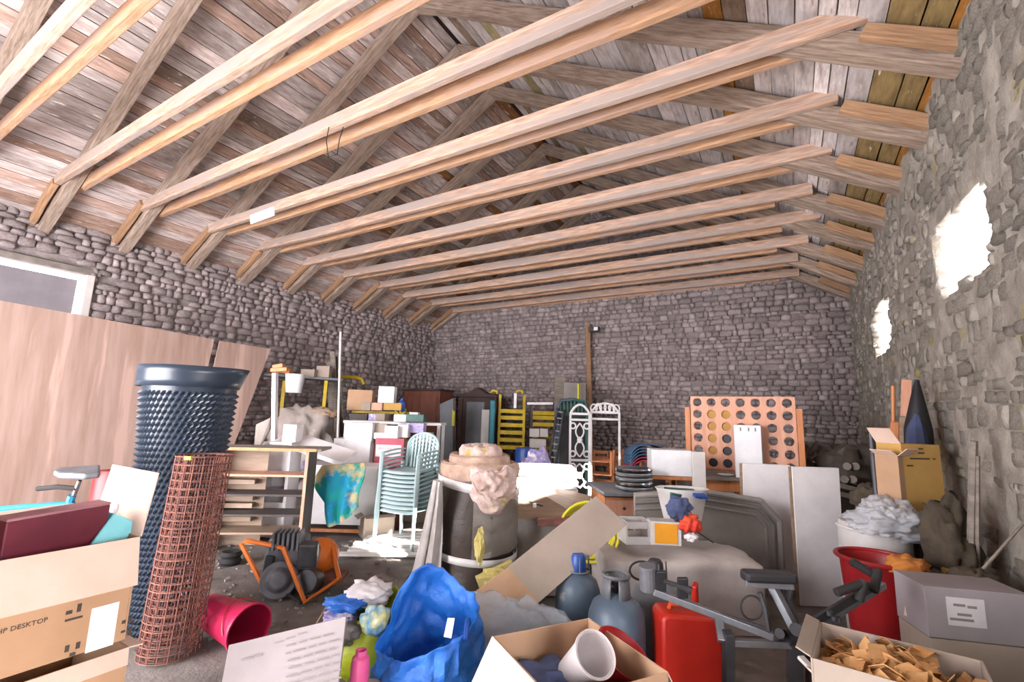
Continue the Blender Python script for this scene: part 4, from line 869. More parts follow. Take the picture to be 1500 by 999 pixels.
# green chair stack
def plastic_chair():
    o = thing('plastic_chair', 'pale green plastic garden chair', 'chair', (0, 0, 0), 0, 'stacked pale green garden chairs')
    mb = MB(); mb.grid(lambda a, b: Vector(((a-.5)*(.44+.04*(1-b)), -.22+b*.42, .43-.02*math.sin(b*PI)-.012*math.sin(a*PI)+(-.03 if b < .02 else 0))), 10, 10); mb.build('seat', 'green_plastic', o, smooth=True, solid=.008)
    mb = MB(); n = 16
    fr = [Vector((-.2+.0*k, .2+.0, .43)) for k in ()]
    arc = [Vector((.215*math.cos(PI-PI*k/n)*1.0, .245+.02*math.sin(PI*k/n), .68+.15*math.sin(PI*k/n))) for k in range(n+1)]
    path = [Vector((-.2, .2, .43))]+[Vector((-.21, .225, .56))]+arc+[Vector((.21, .225, .56)), Vector((.2, .2, .43))]
    mb.tube(path, .017, 6); mb.build('back_frame', 'green_plastic', o, smooth=True)
    for k in range(7):
        x = -.15+.05*k; zt2 = .68+.15*math.sqrt(max(0, 1-(x/.215)**2)); mb = MB(); mb.bar((x*.9, .2, .43), (x, .255, zt2), .022, .008, up=(0, 1, 0)); mb.build('slat', 'green_plastic', o)
    for s in (-1, 1):
        mb = MB(); mb.grid(lambda a, b: Vector((s*(.225+.05*b), .21-.42*a, .64-.03*a*a)), 10, 2); mb.tube([(s*.25, -.2, .61), (s*.255, -.225, .58)], .015, 6); mb.build('armrest', 'green_plastic', o, smooth=True, solid=.012)
        for y0_, y1_, z0 in ((-.215, -.25, .61), (.2, .26, .5)):
            mb = MB(); mb.tube([(s*.25, y0_, z0), (s*.245, (y0_+y1_)/2, z0*.5), (s*.255, y1_, 0)], [.026, .02, .017], 6); mb.build('leg', 'green_plastic', o, smooth=True)
    return o
c0 = plastic_chair(); pS = FL(594, 5.3); RZC = YAW-.4
for i in range(10):
    o = c0 if i == 0 else dup(c0); q = Vector((0, .006*i, 0)); o.location = pS+Vector((0, 0, .047*i)); o.rotation_euler = (0, 0, RZC)
    o['label'] = 'pale green garden chair, '+('bottom of the stack' if i == 0 else 'top of the stack' if i == 9 else ['second', 'third', 'fourth', 'fifth', 'sixth', 'seventh', 'eighth', 'ninth'][i-1]+' from the bottom of the stack')
# portable compressor
dd = 3.95; o = thing('air_compressor', 'portable grey engine compressor in an orange tube frame', 'compressor', FL(430, dd), YAW); l = LP(o); RR = .019
mb = MB(); a1, a2 = l(382, 872, 3.95), l(446, 884, 3.62); a1.z = a2.z = .02; e2 = FL(500, 3.9)-o.location; a3 = l(497, 848, 3.85)
mb.tube([a1, l(353, 796, 4.05), l(362, 792, 4.05), l(405, 800, 3.75), l(415, 803, 3.7), a2, a3], RR, 8)
b1, b2 = l(470, 800, 4.35), l(418, 792, 4.4); mb.tube([a3, l(486, 800, 4.1), b1, b2, l(410, 860, 4.45), a1], RR, 8); mb.build('frame', 'orange_paint', o, smooth=True)
mb = MB(); c, e = l(452, 822, 4.2), l(488, 806, 4.0); q = (e-c).normalized(); M = Matrix.Translation(c) @ q.to_track_quat('Z', 'Y').to_matrix().to_4x4()
mb.lathe([(0, -.2), (.09, -.19), (.135, -.14), (.15, -.06), (.15, .22), (.13, .29), (.08, .33), (0, .34)], 28, M, caps=False); mb.build('air_tank', 'orange_paint', o, smooth=True)
mb = MB(); mb.box(l(432, 812, 4.0), (.42, .3, .2), (0, .1, .2)); mb.box(l(425, 792, 4.0), (.3, .22, .1), (0, 0, .2)); mb.build('engine_block', 'engine_grey', o, bev=.03)
for k in range(6): mb = MB(); mb.box(l(405+k*7, 790, 3.82), (.018, .2, .14), (0, 0, .2)); mb.build('cooling_fin', 'engine_grey', o)
c, e = l(414, 846, 4.0), l(408, 850, 3.72); mb = MB(); mb.cyl(c, e, .15, .14, 28); mb.cyl(e, e+(e-c)*.15, .1, .06, 24); mb.build('fan_cover', 'engine_grey', o, smooth=True, bev=.01)
mb = MB(); mb.box(l(452, 812, 3.72), (.14, .1, .19), (.1, 0, .15)); mb.build('air_filter', 'dark_steel', o, bev=.02)
mb = MB(); mb.box(l(396, 832, 3.85), (.07, .12, .22), (0, .1, 0)); mb.build('control_box', 'black_plastic', o, bev=.01)
mb = MB(); mb.cyl(l(460, 850, 3.85), l(448, 852, 3.7), .09, .09, 24); mb.build('motor', 'dark_steel', o, smooth=True, bev=.006)
mb = MB(); mb.box(l(480, 843, 3.95), (.3, .26, .03), (0, .0, .1)); mb.build('base_plate', 'rust', o)
mb = MB(); mb.tube([l(400, 868, 3.75), l(425, 872, 3.7), l(440, 884, 3.6), l(450, 876, 3.7)], .012, 6); mb.build('hose', 'black_rubber', o, smooth=True)
p = FL(337, 4.5); simple('pulley', 'small dark pulley wheel lying on the dirt floor by the bookcase', 'pulley', p, 'black_rubber', lambda mb: mb.lathe([(.03, .02), (.08, 0), (.1, .03), (.08, .06), (.1, .09), (.08, .12), (.03, .1), (.03, .02)], 24), smooth=True)
# slatted boards on the floor with slats whitened to widen the sun patch by colour
o = thing('duckboard', 'pale slatted boards lying on the floor in the sun', 'boards', G(575, 800), YAW+.1); l = LP(o)
for k in range(7):
    mb = MB(); y = -.42+k*.15; mb.box((random.uniform(-.03, .03)+.1*k*.3, y, .03), (.95+random.uniform(-.06, .06), .1, .022), (0, 0, random.uniform(-.03, .03))); mb.build('slat', 'white_card', o, bev=.003)
for x in (-.3, .35): mb = MB(); mb.box((x, .05, .009), (.06, .95, .018)); mb.build('batten', 'grey_wood', o)
# ================================================================ ROLL OF WOOL
dd = 3.8; o = thing('carpet_roll', 'thick roll of insulation wool wrapped in torn brown plastic with white straps', 'roll', FL(695, dd), YAW); l = LP(o); RC = px(121, dd-.15)/2; zt_ = HT(697, 690, dd-.3)
mb = MB(); mb.grid(lambda a, b: Vector(((RC*(1-.04*math.sin(b*7)-.05*(1-b)))*(1+.03*noise.noise((math.cos(a*2*PI)*2, math.sin(a*2*PI)*2, b*5)))*math.cos(a*2*PI), RC*(1-.04*math.sin(b*7))*(1+.03*noise.noise((math.cos(a*2*PI)*2, math.sin(a*2*PI)*2, b*5)))*math.sin(a*2*PI), zt_*b)), 48, 24, wrap=True); mb.build('wrapping', 'wrap_brown', o, smooth=True)
def turn(nm, prof, m, sd, am=.05):
    n = 48; pr = prof
    def f(a, b):
        i = b*(len(pr)-1); k = min(int(i), len(pr)-2); t = i-k; r = pr[k][0]*(1-t)+pr[k+1][0]*t; z = pr[k][1]*(1-t)+pr[k+1][1]*t
        c, s = math.cos(a*2*PI), math.sin(a*2*PI); q = noise.noise((c*3+sd, s*3, z*5))*am+noise.noise((c*9+sd, s*9, z*12))*am*.5
        return Vector((c*r*(1+q), s*r*(1+q), zt_+z+q*.4))
    mb = MB(); mb.grid(f, 64, (len(pr)-1)*3, wrap=True); mb.build(nm, m, o, smooth=True)
turn('outer_turn', [(RC*1.0, -.1), (RC*1.04, -.03), (RC*1.02, .015), (RC*.94, .03), (RC*.86, .015), (RC*.83, -.03), (RC*.8, -.08)], 'wool', 1, .03)
turn('inner_turn', [(RC*.8, -.08), (RC*.82, .03), (RC*.8, .075), (RC*.72, .09), (RC*.6, .08), (RC*.55, .05), (RC*.53, -.02)], 'wool', 5, .03)
turn('core', [(RC*.56, -.02), (RC*.57, .12), (RC*.5, .155), (RC*.36, .16), (RC*.3, .14), (RC*.24, .165), (RC*.1, .17), (.001, .16)], 'wool_pink', 9, .05)
def band(nm, zf, h, m, rr=1.04, a0=0, a1=2*PI):
    mb = MB(); mb.grid(lambda a, b: Vector((RC*rr*math.cos(a0+a*(a1-a0)), RC*rr*math.sin(a0+a*(a1-a0)), zf(a0+a*(a1-a0))+h*(b-.5))), 48, 1); return mb.build(nm, m, o, smooth=True, solid=.005)
z1, z2 = HT(695, 733, 3.5), HT(695, 828, 3.5)
band('strap', lambda t: z2+.0+.01*math.sin(2*t), .055, 'strap_white', 1.03)
band('strap', lambda t: z1+.06+.05*math.cos(t)*-1, .07, 'strap_white', 1.06, PI*.9, PI*1.6); band('strap', lambda t: z1-.015+.03*math.cos(t), .06, 'strap_white', 1.05, PI*1.66, PI*2.05)
mb = MB(); mb.grid(lambda a, b: Vector((RC*(1.06+.04*noise.noise((a*5, b*6, 3)))*math.cos(-1.62+a*1.4), RC*(1.06+.04*noise.noise((a*5, b*6, 3)))*math.sin(-1.62+a*1.4), z1-.02-(z1-z2-.05)*b*(1-.1*a))), 20, 16); mb.build('torn_wrapping', 'wrap_grey', o, smooth=True)['label'] = 'torn greyish plastic'
def tuft(a, b):
    th = -1.75+a*1.3+.12*noise.noise((a*2, b*4, 1)); z = zt_+.01-b*(.2+.16*math.sin(PI*a))+.05*noise.noise((a*5, b*3, 2)); q = math.sin(PI*a)**.5*math.sin(PI*min(1, b*.9+.1))**.5
    r = RC*1.0+.07*q+.05*q*(noise.noise((a*7, b*7, 3))+.5*noise.noise((a*17, b*17, 4))); return Vector((r*math.cos(th), r*math.sin(th), z))
mb = MB(); mb.grid(tuft, 40, 30); mb.build('torn_wool', 'wool_pink', o, smooth='all')['label'] = 'tuft of wool bursting out'
mb = MB(); mb.bar(l(701, 858, 3.44), l(754, 832, 3.5), .06, .13); mb.blob(l(728, 846, 3.45), (.13, .05, .07), 4, .25, 2.4, 52); mb.build('foam_strip', 'foam_yellow', o, bev=.015)['label'] = 'pale yellow foam strip'
mb = MB(); mb.blob(l(703, 800, 3.46), (.035, .04, .13), 3, .35, 2.4, 53); mb.build('foam_tuft', 'foam_yellow', o, smooth=True)
o2 = thing('plastic_drape', 'greyish plastic sheet hanging off the left of the wool roll', 'plastic', FL(618, 3.75), YAW); l = LP(o2)
A, B, C_, E_ = l(636, 702, 3.7), l(646, 705, 3.5), l(596, 862, 3.85), l(640, 905, 3.55)
A0, B0 = Vector((0, 0, 0)), None
mb = MB(); mb.grid(lambda a, b: A.lerp(B, a).lerp(C_.lerp(E_, a), b)+Vector((-.07*math.sin(b*PI)*0+.018*math.sin(a*19+b*3), .05*math.sin(a*14+b*2), 0)), 36, 22)
mb.build('sheet', 'film_thick', o2, smooth=True, solid=.002)
# ================================================================ MIDDLE, RIGHT OF THE WOOL ROLL
o = thing('cardboard_sheet', 'long folded brown cardboard sheet leaning against the dusty mattress', 'cardboard', FL(720, 3.0), YAW); l = LP(o)
a, b, c, e = l(873, 727, 3.5), l(918, 769, 3.42), None, l(744, 831, 3.12); c = b+(e-a); mb = MB(); mb.slab([a, b, c, e], (.002, .008, .004)); mb.build('upper_panel', 'cardboard_grey', o, bev=.001)
e2 = l(662, 893, 2.95); c2 = e2+(c-e)*.95; mb = MB(); mb.slab([e, c, c2, e2], (.002, .008, .004)); mb.build('lower_panel', 'cardboard', o, bev=.001)
def soft_block(nm, label, cat, u0, u1, vt, d_, dep, m, amp=.03, seed=0, rz=0, lo=0):
    h = HT((u0+u1)/2, vt, d_)-lo; w_ = px(u1-u0, d_); p = FL((u0+u1)/2, d_, lo)
    def fn(mb):
        b2 = bmesh.new(); bmesh.ops.create_cube(b2, size=1); bmesh.ops.subdivide_edges(b2, edges=b2.edges, cuts=14, use_grid_fill=True)
        vs = []
        for v in b2.verts:
            q = v.co.copy(); s = Vector((q.x*w_, q.y*dep+dep/2, (q.z+.5)*h)); n = q.normalized()
            k = noise.noise(s*3+Vector((seed, 0, 0)))*amp+noise.noise(s*9+Vector((seed, 4, 0)))*amp*.4; ed = sum(1 for t in q if abs(t) > .46)
            if q.z > -.49: s += n*(k-(.02 if ed >= 2 else 0))
            vs.append(s)
        mb._add(vs, [tuple(v.index for v in f.verts) for f in b2.faces]); b2.free()
    return simple(nm, label, cat, p, m, fn, YAW+rz, smooth=True)
soft_block('dusty_mattress', 'thick mattress under a dusty grey cover behind the gas bottles', 'mattress', 888, 1128, 828, 3.32, .66, 'dusty_fabric', .05, 3)
soft_block('wrapped_mattress', 'mattress wrapped in whitish plastic right of the wool roll', 'mattress', 752, 862, 762, 3.95, .5, 'film_thick', .03, 8)
MATS['film_thick'].node_tree.nodes['Principled BSDF'].inputs['Alpha'].default_value = .9
wbar('rusty_board', 'short rusty brown board lying on the wrapped mattress', 'board', D(788, 764, 3.9), D(836, 762, 3.85), .1, .06, 'rust', bev=.008)
dd = 4.75
o, w_, h = ibox('storage_chest', 'grey chest under the stack of white panels', 'chest', 758, 848, 724, None, dd+.02, .5, 'dust_grey')
zb = HT(800, 722, dd); zt_ = HT(800, 686, dd); n = 6; th = (zt_-zb)/n
for i in range(n):
    p = FL(801, dd, zb+th*i+.002); w_ = px(88, dd)
    o = simple('white_board', ['bottom', 'second lowest', 'third lowest', 'third highest', 'second highest', 'topmost'][i]+' white panel of the flat stack behind the wool roll', 'panel', p+Vector((random.uniform(-.012, .012), random.uniform(-.01, .01), 0)), 'white_paint', lambda mb: mb.box((0, .25, th*.46), (w_, .5, th*.92)), YAW+random.uniform(-.03, .03)-.04, 'stack of white panels', bev=.003)
o = thing('pine_board', 'scratched grey brown board sloping before the white panels', 'board', FL(810, 4.2), YAW); l = LP(o)
mb = MB(); mb.slab([l(756, 701, 4.6), l(866, 726, 4.6), l(850, 757, 4.0), l(756, 757, 4.0)], (0, 0, -.02)); mb.build('face', 'shelf_wood', o, bev=.003)
mb = MB(); mb.box(l(783, 742, 4.05)+Vector((0, 0, .01)), (.03, .03, .03)); mb.build('white_tag', 'white_plastic', o)
for a_, b_ in (((775, 737, 4.22), (795, 743, 4.15)),): mb = MB(); mb.bar(l(*a_)+Vector((0, 0, .012)), l(*b_)+Vector((0, 0, .012)), .02, .012); mb.build('latch', 'dark_steel', o)
# yellow hose coil
o = thing('hose_coil', 'coiled yellow hose behind the cardboard sheet', 'hose', FL(868, 3.75), YAW); l = LP(o); c = l(866, 781, 3.75); rr = random.Random(2); mb = MB()
pts = []
for k in range(4*22):
    t = 2*PI*k/22; r_ = .235+.012*math.sin(t*.37)-.012*(k//22); pts.append(c+Vector((r_*math.cos(t), .05+.02*(k/22)+.05*math.sin(t), (r_*.92)*math.sin(t))))
mb.tube(pts, .0135, 7); mb.build('turns', 'yellow_hose', o, smooth=True)
# drawer desk with things on it
dd = 4.55; o = thing('drawer_desk', 'wooden desk with grey top and drawers carrying the round lids', 'desk', FL(946, dd), YAW+.06); l = LP(o); h = HT(946, 725, dd); w_ = px(128, dd)
mb = MB(); mb.box((0, .35, h-.015), (w_, .8, .035)); mb.build('top', 'grey_steel', o, bev=.004)
mb = MB(); mb.box((0, .38, h*.62), (w_*.9, .6, h*.6)); mb.build('carcass', 'orange_wood', o, bev=.004)
for x in (-.24, .24): mb = MB(); mb.box((x*w_*.95, .07, h*.79), (w_*.42, .02, h*.2)); dr_ = mb.build('drawer', 'pink_wood', o, bev=.004); mb = MB(); mb.lathe([(.008, 0), (.008, .012), (.016, .016), (.014, .026), (0, .028)], 14, Matrix.Translation((x*w_*.95, .06, h*.79)) @ FRONT); mb.build('knob', 'dark_steel', dr_, smooth=True)
for sx in (-1, 1):
    for y in (.1, .66): mb = MB(); mb.box((sx*w_*.43, y, h*.17), (.05, .05, h*.34)); mb.build('leg', 'orange_wood', o)
zd = h
for i in range(5):
    p = FL(928, 4.85, zd+.004+i*.046); pl = [(.0, .01), (.15, .0), (.185, .012), (.192, .03), (.185, .042), (.15, .036), (0, .04)]
    cyl_thing('round_lid', ['bottom', 'second lowest', 'middle', 'second highest', 'topmost'][i]+' round grey metal lid of the stack on the desk', 'lid', p+Vector((random.uniform(-.008, .008), 0, 0)), pl, 'chrome' if i in (1, 4) else 'grey_steel', 32, 'stack of round metal lids')
p = FL(953, 5.6)
ob, w_, h = ibox('seat_crate', 'dark crate under the blue and red seats', 'crate', 915, 975, 692, None, 5.55, .4, 'shelf_dark')
for i, (m, s) in enumerate((('seat_red', 0), ('seat_red', 1), ('seat_blue', 2), ('seat_blue', 3), ('seat_blue', 4), ('seat_blue', 5))):
    k = 1+.0*s; zz = HT(945, 691, 5.6)+.005+i*.038
    simple('seat_shell', ['lowest red', 'upper red', 'lowest blue', 'second lowest blue', 'second highest blue', 'topmost blue'][i]+' curved plastic seat shell of the stack', 'seat', FL(945, 5.75, zz), m, lambda mb: mb.grid(lambda a, b: Vector(((a-.5)*.46, (b-.5)*.36, .13*(1-abs(a*2-1)**3)-.01*b)), 16, 6), YAW, 'stack of seat shells', smooth=True, solid=.012)
# white box on board
o = thing('white_box', 'bright white panel box on an orange board beside the lids', 'box', FL(985, 5.0, HT(985, 703, 5.0)), YAW-.12); l = LP(o); w_ = px(58, 5.0); h = px(37, 5.0)
mb = MB(); mb.box((0, .15, h/2+.04), (w_, .3, h)); mb.build('body', 'white_plastic', o, bev=.004)
mb = MB(); mb.box((0, .15, .018), (w_*1.02, .32, .036)); mb.build('base_board', 'orange_wood', o, bev=.003)
ibox('lilac_board', 'pale lilac board standing between white box and hole game', 'board', 1015, 1033, 662, 725, 4.9, .05, 'purple_print' if 0 else 'white_card')
# table under the game
o = thing('game_table', 'wooden table with grey top carrying the large hole game', 'table', FL(1078, 5.1), YAW); l = LP(o); h = HT(1078, 701, 5.1); w_ = px(128, 5.1)
mb = MB(); mb.box((.1, .7, h-.02), (w_+.1, 1.5, .04)); mb.build('top', 'grey_wood', o, bev=.004); mb = MB(); mb.box((.1, .02, h-.1), (w_*.94, .03, .12)); mb.build('apron', 'orange_wood', o, bev=.003)
for sx in (-1, 1):
    for y in (.06, 1.0): mb = MB(); mb.box((.1+sx*w_*.45, y, (h-.04)/2), (.06, .06, h-.04)); mb.build('leg', 'orange_wood', o)
HTAB = h
yc = 6.15; q1, q2 = PY(1011, 581, yc), PY(1164, 581, yc); q3 = PY(1090, 690, yc); Wg = q2.x-q1.x; zg = (q1.z+q2.z)/2; Hg = zg-max(q3.z, HTAB+.03)
gx = (q1.x+q2.x)/2; GB = zg-Hg
o = thing('four_in_a_row_game', 'large pinkish wooden game frame with rows of round holes', 'game', (gx, yc, HTAB), 0)
def holeboard(y):
    mb = MB(); cw, ch = Wg/7, Hg/6; r_ = min(cw, ch)*.36; n = 24
    for i in range(7):
        for j in range(6):
            cx, cz = -Wg/2+cw*(i+.5), GB-HTAB+ch*(j+.5); vs = []
            for k in range(n):
                t = 2*PI*k/n; c, s = math.cos(t), math.sin(t); m_ = max(abs(c), abs(s)); ox, oz = c/m_*cw/2, s/m_*ch/2
                for yy in (y, y+.014): vs += [Vector((cx+c*r_, yy, cz+s*r_)), Vector((cx+ox, yy, cz+oz))]
            fs = []
            for k in range(n):
                a_, b_ = k*4, ((k+1) % n)*4; fs += [(a_, a_+1, b_+1, b_), (a_+2, b_+2, b_+3, a_+3), (a_, b_, b_+2, a_+2)]
            mb._add(vs, fs)
    return mb
holeboard(0).build('front_board', 'pink_wood', o); holeboard(.07).build('rear_board', 'pink_wood', o)
for s in (-1, 1):
    mb = MB(); mb.box((s*(Wg/2+.035), .04, (GB-HTAB)+Hg*.42), (.06, .12, Hg*.85)); mb.build('side_post', 'orange_wood', o, bev=.004)
    mb = MB(); mb.box((s*(Wg/2+.035), .02, .02), (.07, .4, .04)); mb.build('foot', 'orange_wood', o, bev=.004)
mb = MB(); mb.box((0, .04, GB-HTAB-.012), (Wg, .05, .02)); mb.build('slide_bar', 'orange_wood', o)
cw, ch = Wg/7, Hg/6
for (i, j, m, lb) in ((1, 4, 'disc_yellow', 'second column, fifth row from the bottom'), (1, 3, 'disc_yellow', 'second column, fourth row from the bottom'), (1, 2, 'disc_yellow', 'second column, third row from the bottom'), (1, 1, 'disc_yellow', 'second column, second row from the bottom'), (2, 4, 'disc_yellow', 'third column, fifth row from the bottom'), (2, 3, 'disc_yellow', 'third column, fourth row from the bottom'), (2, 2, 'black_plastic', 'third column, third row from the bottom'), (2, 1, 'black_plastic', 'third column, second row from the bottom'), (1, 0, 'black_plastic', 'second column, bottom row'), (2, 0, 'black_plastic', 'third column, bottom row')):
    simple('game_disc', ('ochre' if m == 'disc_yellow' else 'black')+' disc in the hole game, '+lb, 'disc', (gx-Wg/2+cw*(i+.5), yc+.028, GB+ch*(j+.5)), m, lambda mb: mb.cyl((0, 0, 0), (0, .03, 0), min(cw, ch)*.46, n=24), 0, 'discs in the hole game')
o = thing('white_dispenser', 'tall white box with lilac side standing before the hole game', 'box', FL(1098, 5.15, HTAB), YAW-.42); l = LP(o); zt_ = HT(1098, 623, 5.2)-HTAB; w_ = px(36, 5.15)
mb = MB(); mb.box((0, .1, zt_/2), (w_, .2, zt_)); mb.build('body', 'white_plastic', o, bev=.006)
mb = MB(); mb.box((w_/2+.002, .1, zt_*.47), (.004, .19, zt_*.88)); mb.build('side_panel', 'mirror_grey', o)['label'] = 'lilac grey side'
for x in (-.25, .05, .3): mb = MB(); mb.box((x*w_, -.001, zt_*.92), (w_*.05, .004, zt_*.07)); mb.build('slot', 'grey_ink', o)
simple('white_saucer', 'small white dish on the game table', 'dish', FL(1063, 5.3, HTAB+.002), 'white_plastic', lambda mb: mb.lathe([(.05, 0), (.09, .02), (.085, .022), (0, .006)], 20, caps=False), smooth=True)
# two white panels and headboard
def leaning(label, tl, tr, br, bl, d_, m):
    o = thing('white_door_panel', label, 'panel', FL((br[0]+bl[0])/2, d_), YAW); l = LP(o); a, b, c, e = [l(*q, d_+(.06 if i < 2 else 0)) for i, q in enumerate((tl, tr, br, bl))]; c.z = e.z = 0
    mb = MB(); n = (b-a).cross(e-a).normalized(); n = n if n.y > 0 else -n; mb.slab([a, b, c, e], n*.03); mb.build('face', m, o, bev=.002)
    mb = MB(); mb.bar(a-Vector((.006, -.015, 0)), e-Vector((.006, -.015, 0)), .012, .032); mb.build('edge_strip', 'shelf_wood', o)['label'] = 'brown edge strip'
    return o
leaning('white panel behind the headboard, left one of the two tall panels', (1088, 679), (1157, 682), (1168, 880), (1094, 880), 4.25, 'white_paint')
leaning('pale lilac white panel, right one of the two tall panels', (1160, 684), (1229, 686), (1241, 893), (1173, 893), 3.9, 'white_paint')
o = thing('headboard', 'grey upholstered headboard with cut corner behind the dusty mattress', 'headboard', FL(1060, 4.1), YAW); l = LP(o); dd = 4.12
out = [l(u, v, dd) for u, v in ((930, 722), (1030, 717), (1116, 730), (1146, 760), (1152, 890), (930, 890))]; mb = MB(); mb.slab(out, (0, .05, 0)); mb.build('panel', 'head_pale', o, bev=.006)
def band2(off, w_, m, y): 
    P = [l(u, v, dd) for u, v in ((930, 722+off), (1030, 717+off), (1116-off*.4, 730+off), (1146-off, 760+off*.5), (1152-off, 890))]
    mb = MB()
    for a_, b_ in zip(P, P[1:]): mb.bar(a_+Vector((0, y, 0)), b_+Vector((0, y, 0)), .03, w_, up=(0, 1, 0)) if 0 else mb.tube([a_+Vector((0, y, 0)), b_+Vector((0, y, 0))], w_/2, 8)
    return mb.build('border', m, o, smooth=True)
band2(4, .05, 'head_pale', 0); band2(14, .035, 'head_grey', -.005); band2(24, .025, 'head_pale', -.003)
# basin, yellow box, toys on the mattress
dd = 3.75; zb = HT(1000, 762, dd)
o = thing('white_basin', 'white washing up basin with blue things behind the yellow box', 'basin', FL(1000, dd+.1, HT(1000, 768, dd)), YAW); w_ = px(80, dd); h = px(48, dd)
mb = MB(); R4 = lambda r_, z: [(r_, z)]
mb.lathe([(0, .005), (w_*.34, 0), (w_*.47, h*.95), (w_*.5, h), (w_*.5, h*1.02), (w_*.46, h*.98), (w_*.32, .015), (0, .015)], 32, Matrix.Diagonal((1, .62, 1, 1)), caps=False); mb.build('bowl', 'crate_white', o, smooth=True)
l = LP(o); simple('dark_folder', 'dark green folder inside the white basin', 'folder', D(1000, 722, dd+.1), 'dark_green_plastic', lambda mb: mb.box((0, 0, 0), (.26, .16, .03), (.2, .05, .1)), bev=.004)
simple('blue_folder', 'blue plastic piece at the right of the white basin', 'plastic', D(1024, 725, dd+.02), 'blue_plastic', lambda mb: mb.box((0, 0, 0), (.11, .1, .02), (.3, .1, .1)), bev=.004)
crumple('grey_bag', 'crumpled blue grey bag hanging in front of the basin', 'bag', 995, 745, 3.55, (.09, .06, .085), 'navy_cloth', 61, .3)
crumple('red_toy', 'red and orange plastic pieces below the basin', 'toy', 1011, 767, 3.5, (.075, .06, .07), 'red_dusty', 62, .4)
crumple('white_rag', 'small white rag beside the red pieces', 'rag', 1013, 787, 3.45, (.045, .04, .03), 'paper', 63, .4)
dd = 3.5; zb = HT(974, 799, dd)
o = thing('yellow_box', 'orange yellow fronted small box lying on the dusty mattress', 'box', FL(976, dd, zb), YAW-.1); w_ = px(44, dd); h = px(33, dd)
mb = MB(); mb.box((0, .07, h/2), (w_, .14, h)); mb.build('body', 'crate_white', o, bev=.003); mb = MB(); mb.box((0, -.002, h*.5), (w_*.74, .006, h*.84)); mb.build('front', 'orange_box', o)
o = thing('white_crate', 'pale plastic crate left of the yellow box', 'crate', FL(937, 3.6, HT(937, 798, 3.6)), YAW+.1); w_ = px(38, 3.6); h = px(32, 3.6)
mb = MB()
for s in (-1, 1): mb.box((s*w_/2, .1, h/2), (.012, .2, h)); mb.box((0, .1+s*.1, h*.85), (w_, .012, h*.3)); mb.box((0, .1+s*.1, h*.2), (w_, .012, h*.3))
mb.box((0, .1, .006), (w_, .2, .012)); mb.build('body', 'crate_white', o)
stick('thin_wire', 'thin dark cord lying over the dusty mattress', 'wire', D(1015, 775, 3.5), D(1045, 795, 3.45), .005, 'black_rubber')
# ================================================================ AGAINST THE BACK WALL
o = thing('wardrobe', 'dark wooden wardrobe with peaked crown and mirror', 'wardrobe', FL(694, 11.2), 0.15); w_ = px(64, 11.2); h = HT(694, 581, 11.2); l = LP(o)
mb = MB(); mb.box((0, .3, h/2), (w_, .6, h)); mb.build('body', 'dark_wood', o, bev=.01)
mb = MB(); hc = HT(694, 566, 11.2); mb.slab([(-w_*.56, -.04, h), (w_*.56, -.04, h), (w_*.5, -.04, h+.05), (w_*.25, -.04, h+.09), (0, -.04, hc), (-w_*.25, -.04, h+.09), (-w_*.5, -.04, h+.05)], (0, .3, 0)); mb.build('crown', 'dark_wood', o, bev=.01)
mb = MB(); mb.box((-.03, -.012, h*.66), (w_*.46, .02, h*.56)); mb.build('mirror', 'mirror_grey', o, bev=.004)
for s in (-1, 1): mb = MB(); mb.box((s*w_*.4, -.02, h*.5), (.08, .05, h*.96)); mb.build('pilaster', 'dark_wood', o, bev=.008)
o = thing('brown_cupboard', 'reddish brown wooden cupboard behind the green cartons', 'cupboard', FL(610, 11.2), .1); w_ = px(66, 11.2); h = HT(610, 571, 11.2)
mb = MB(); mb.box((0, .3, h/2), (w_, .6, h)); mb.build('body', 'brown_wood', o, bev=.01); mb = MB(); mb.box((0, .27, h+.02), (w_*1.06, .7, .05)); mb.build('cornice', 'dark_wood', o, bev=.01)
for s in (-1, 1): mb = MB(); mb.box((s*w_*.24, -.012, h*.5), (w_*.42, .02, h*.86)); dn_ = mb.build('door', 'brown_wood', o, bev=.006); mb = MB(); mb.cyl((s*w_*.06, -.05, h*.5), (s*w_*.06, -.02, h*.5), .025); mb.build('knob', 'dark_steel', dn_, smooth=True)
o = thing('grey_mirror', 'tall grey mirror panel leaning left of the wardrobe', 'mirror', FL(652, 10.2), YAW); l = LP(o); a = [l(644, 592, 10.3), l(664, 583, 10.2), l(664, 690, 10.1), l(644, 690, 10.2)]; a[2].z = a[3].z = 0
mb = MB(); mb.slab(a, (0, .04, 0)); mb.build('glass', 'mirror_grey', o, bev=.004); mb = MB(); mb.bar(l(666, 583, 10.2), Vector((a[2].x+.05, a[2].y, 0)), .05); mb.build('edge', 'dark_wood', o); mb = MB(); mb.box(l(664, 612, 10.15), (.06, .04, .35)); mb.build('yellow_pad', 'yellow_hose', o)
ibox('white_door', 'narrow white door panel right of the wardrobe mirror', 'panel', 706, 717, 600, None, 10.6, .04, 'white_card')
o, *_ = ibox('teal_roll', 'teal roll standing beside the yellow rack', 'roll', 718, 726, 586, None, 10.4, .12, 'teal_card', bev=.03)
def rack(label, u0, u1, vt, rows, d_, m, dep=.45):
    o = thing('steel_rack', label, 'rack', FL((u0+u1)/2, d_), YAW, 'yellow steel racks'); w_ = px(u1-u0, d_); h = HT((u0+u1)/2, vt, d_)
    for s in (-1, 1):
        for y in (0, dep): mb = MB(); mb.box((s*w_/2, y, h/2), (.05, .05, h)); mb.build('upright', m, o)
    for v in rows:
        z = HT((u0+u1)/2, v, d_); mb = MB(); mb.box((0, dep/2, z), (w_, dep, .09)); mb.build('shelf', 'yellow_steel', o, bev=.006)
    return o
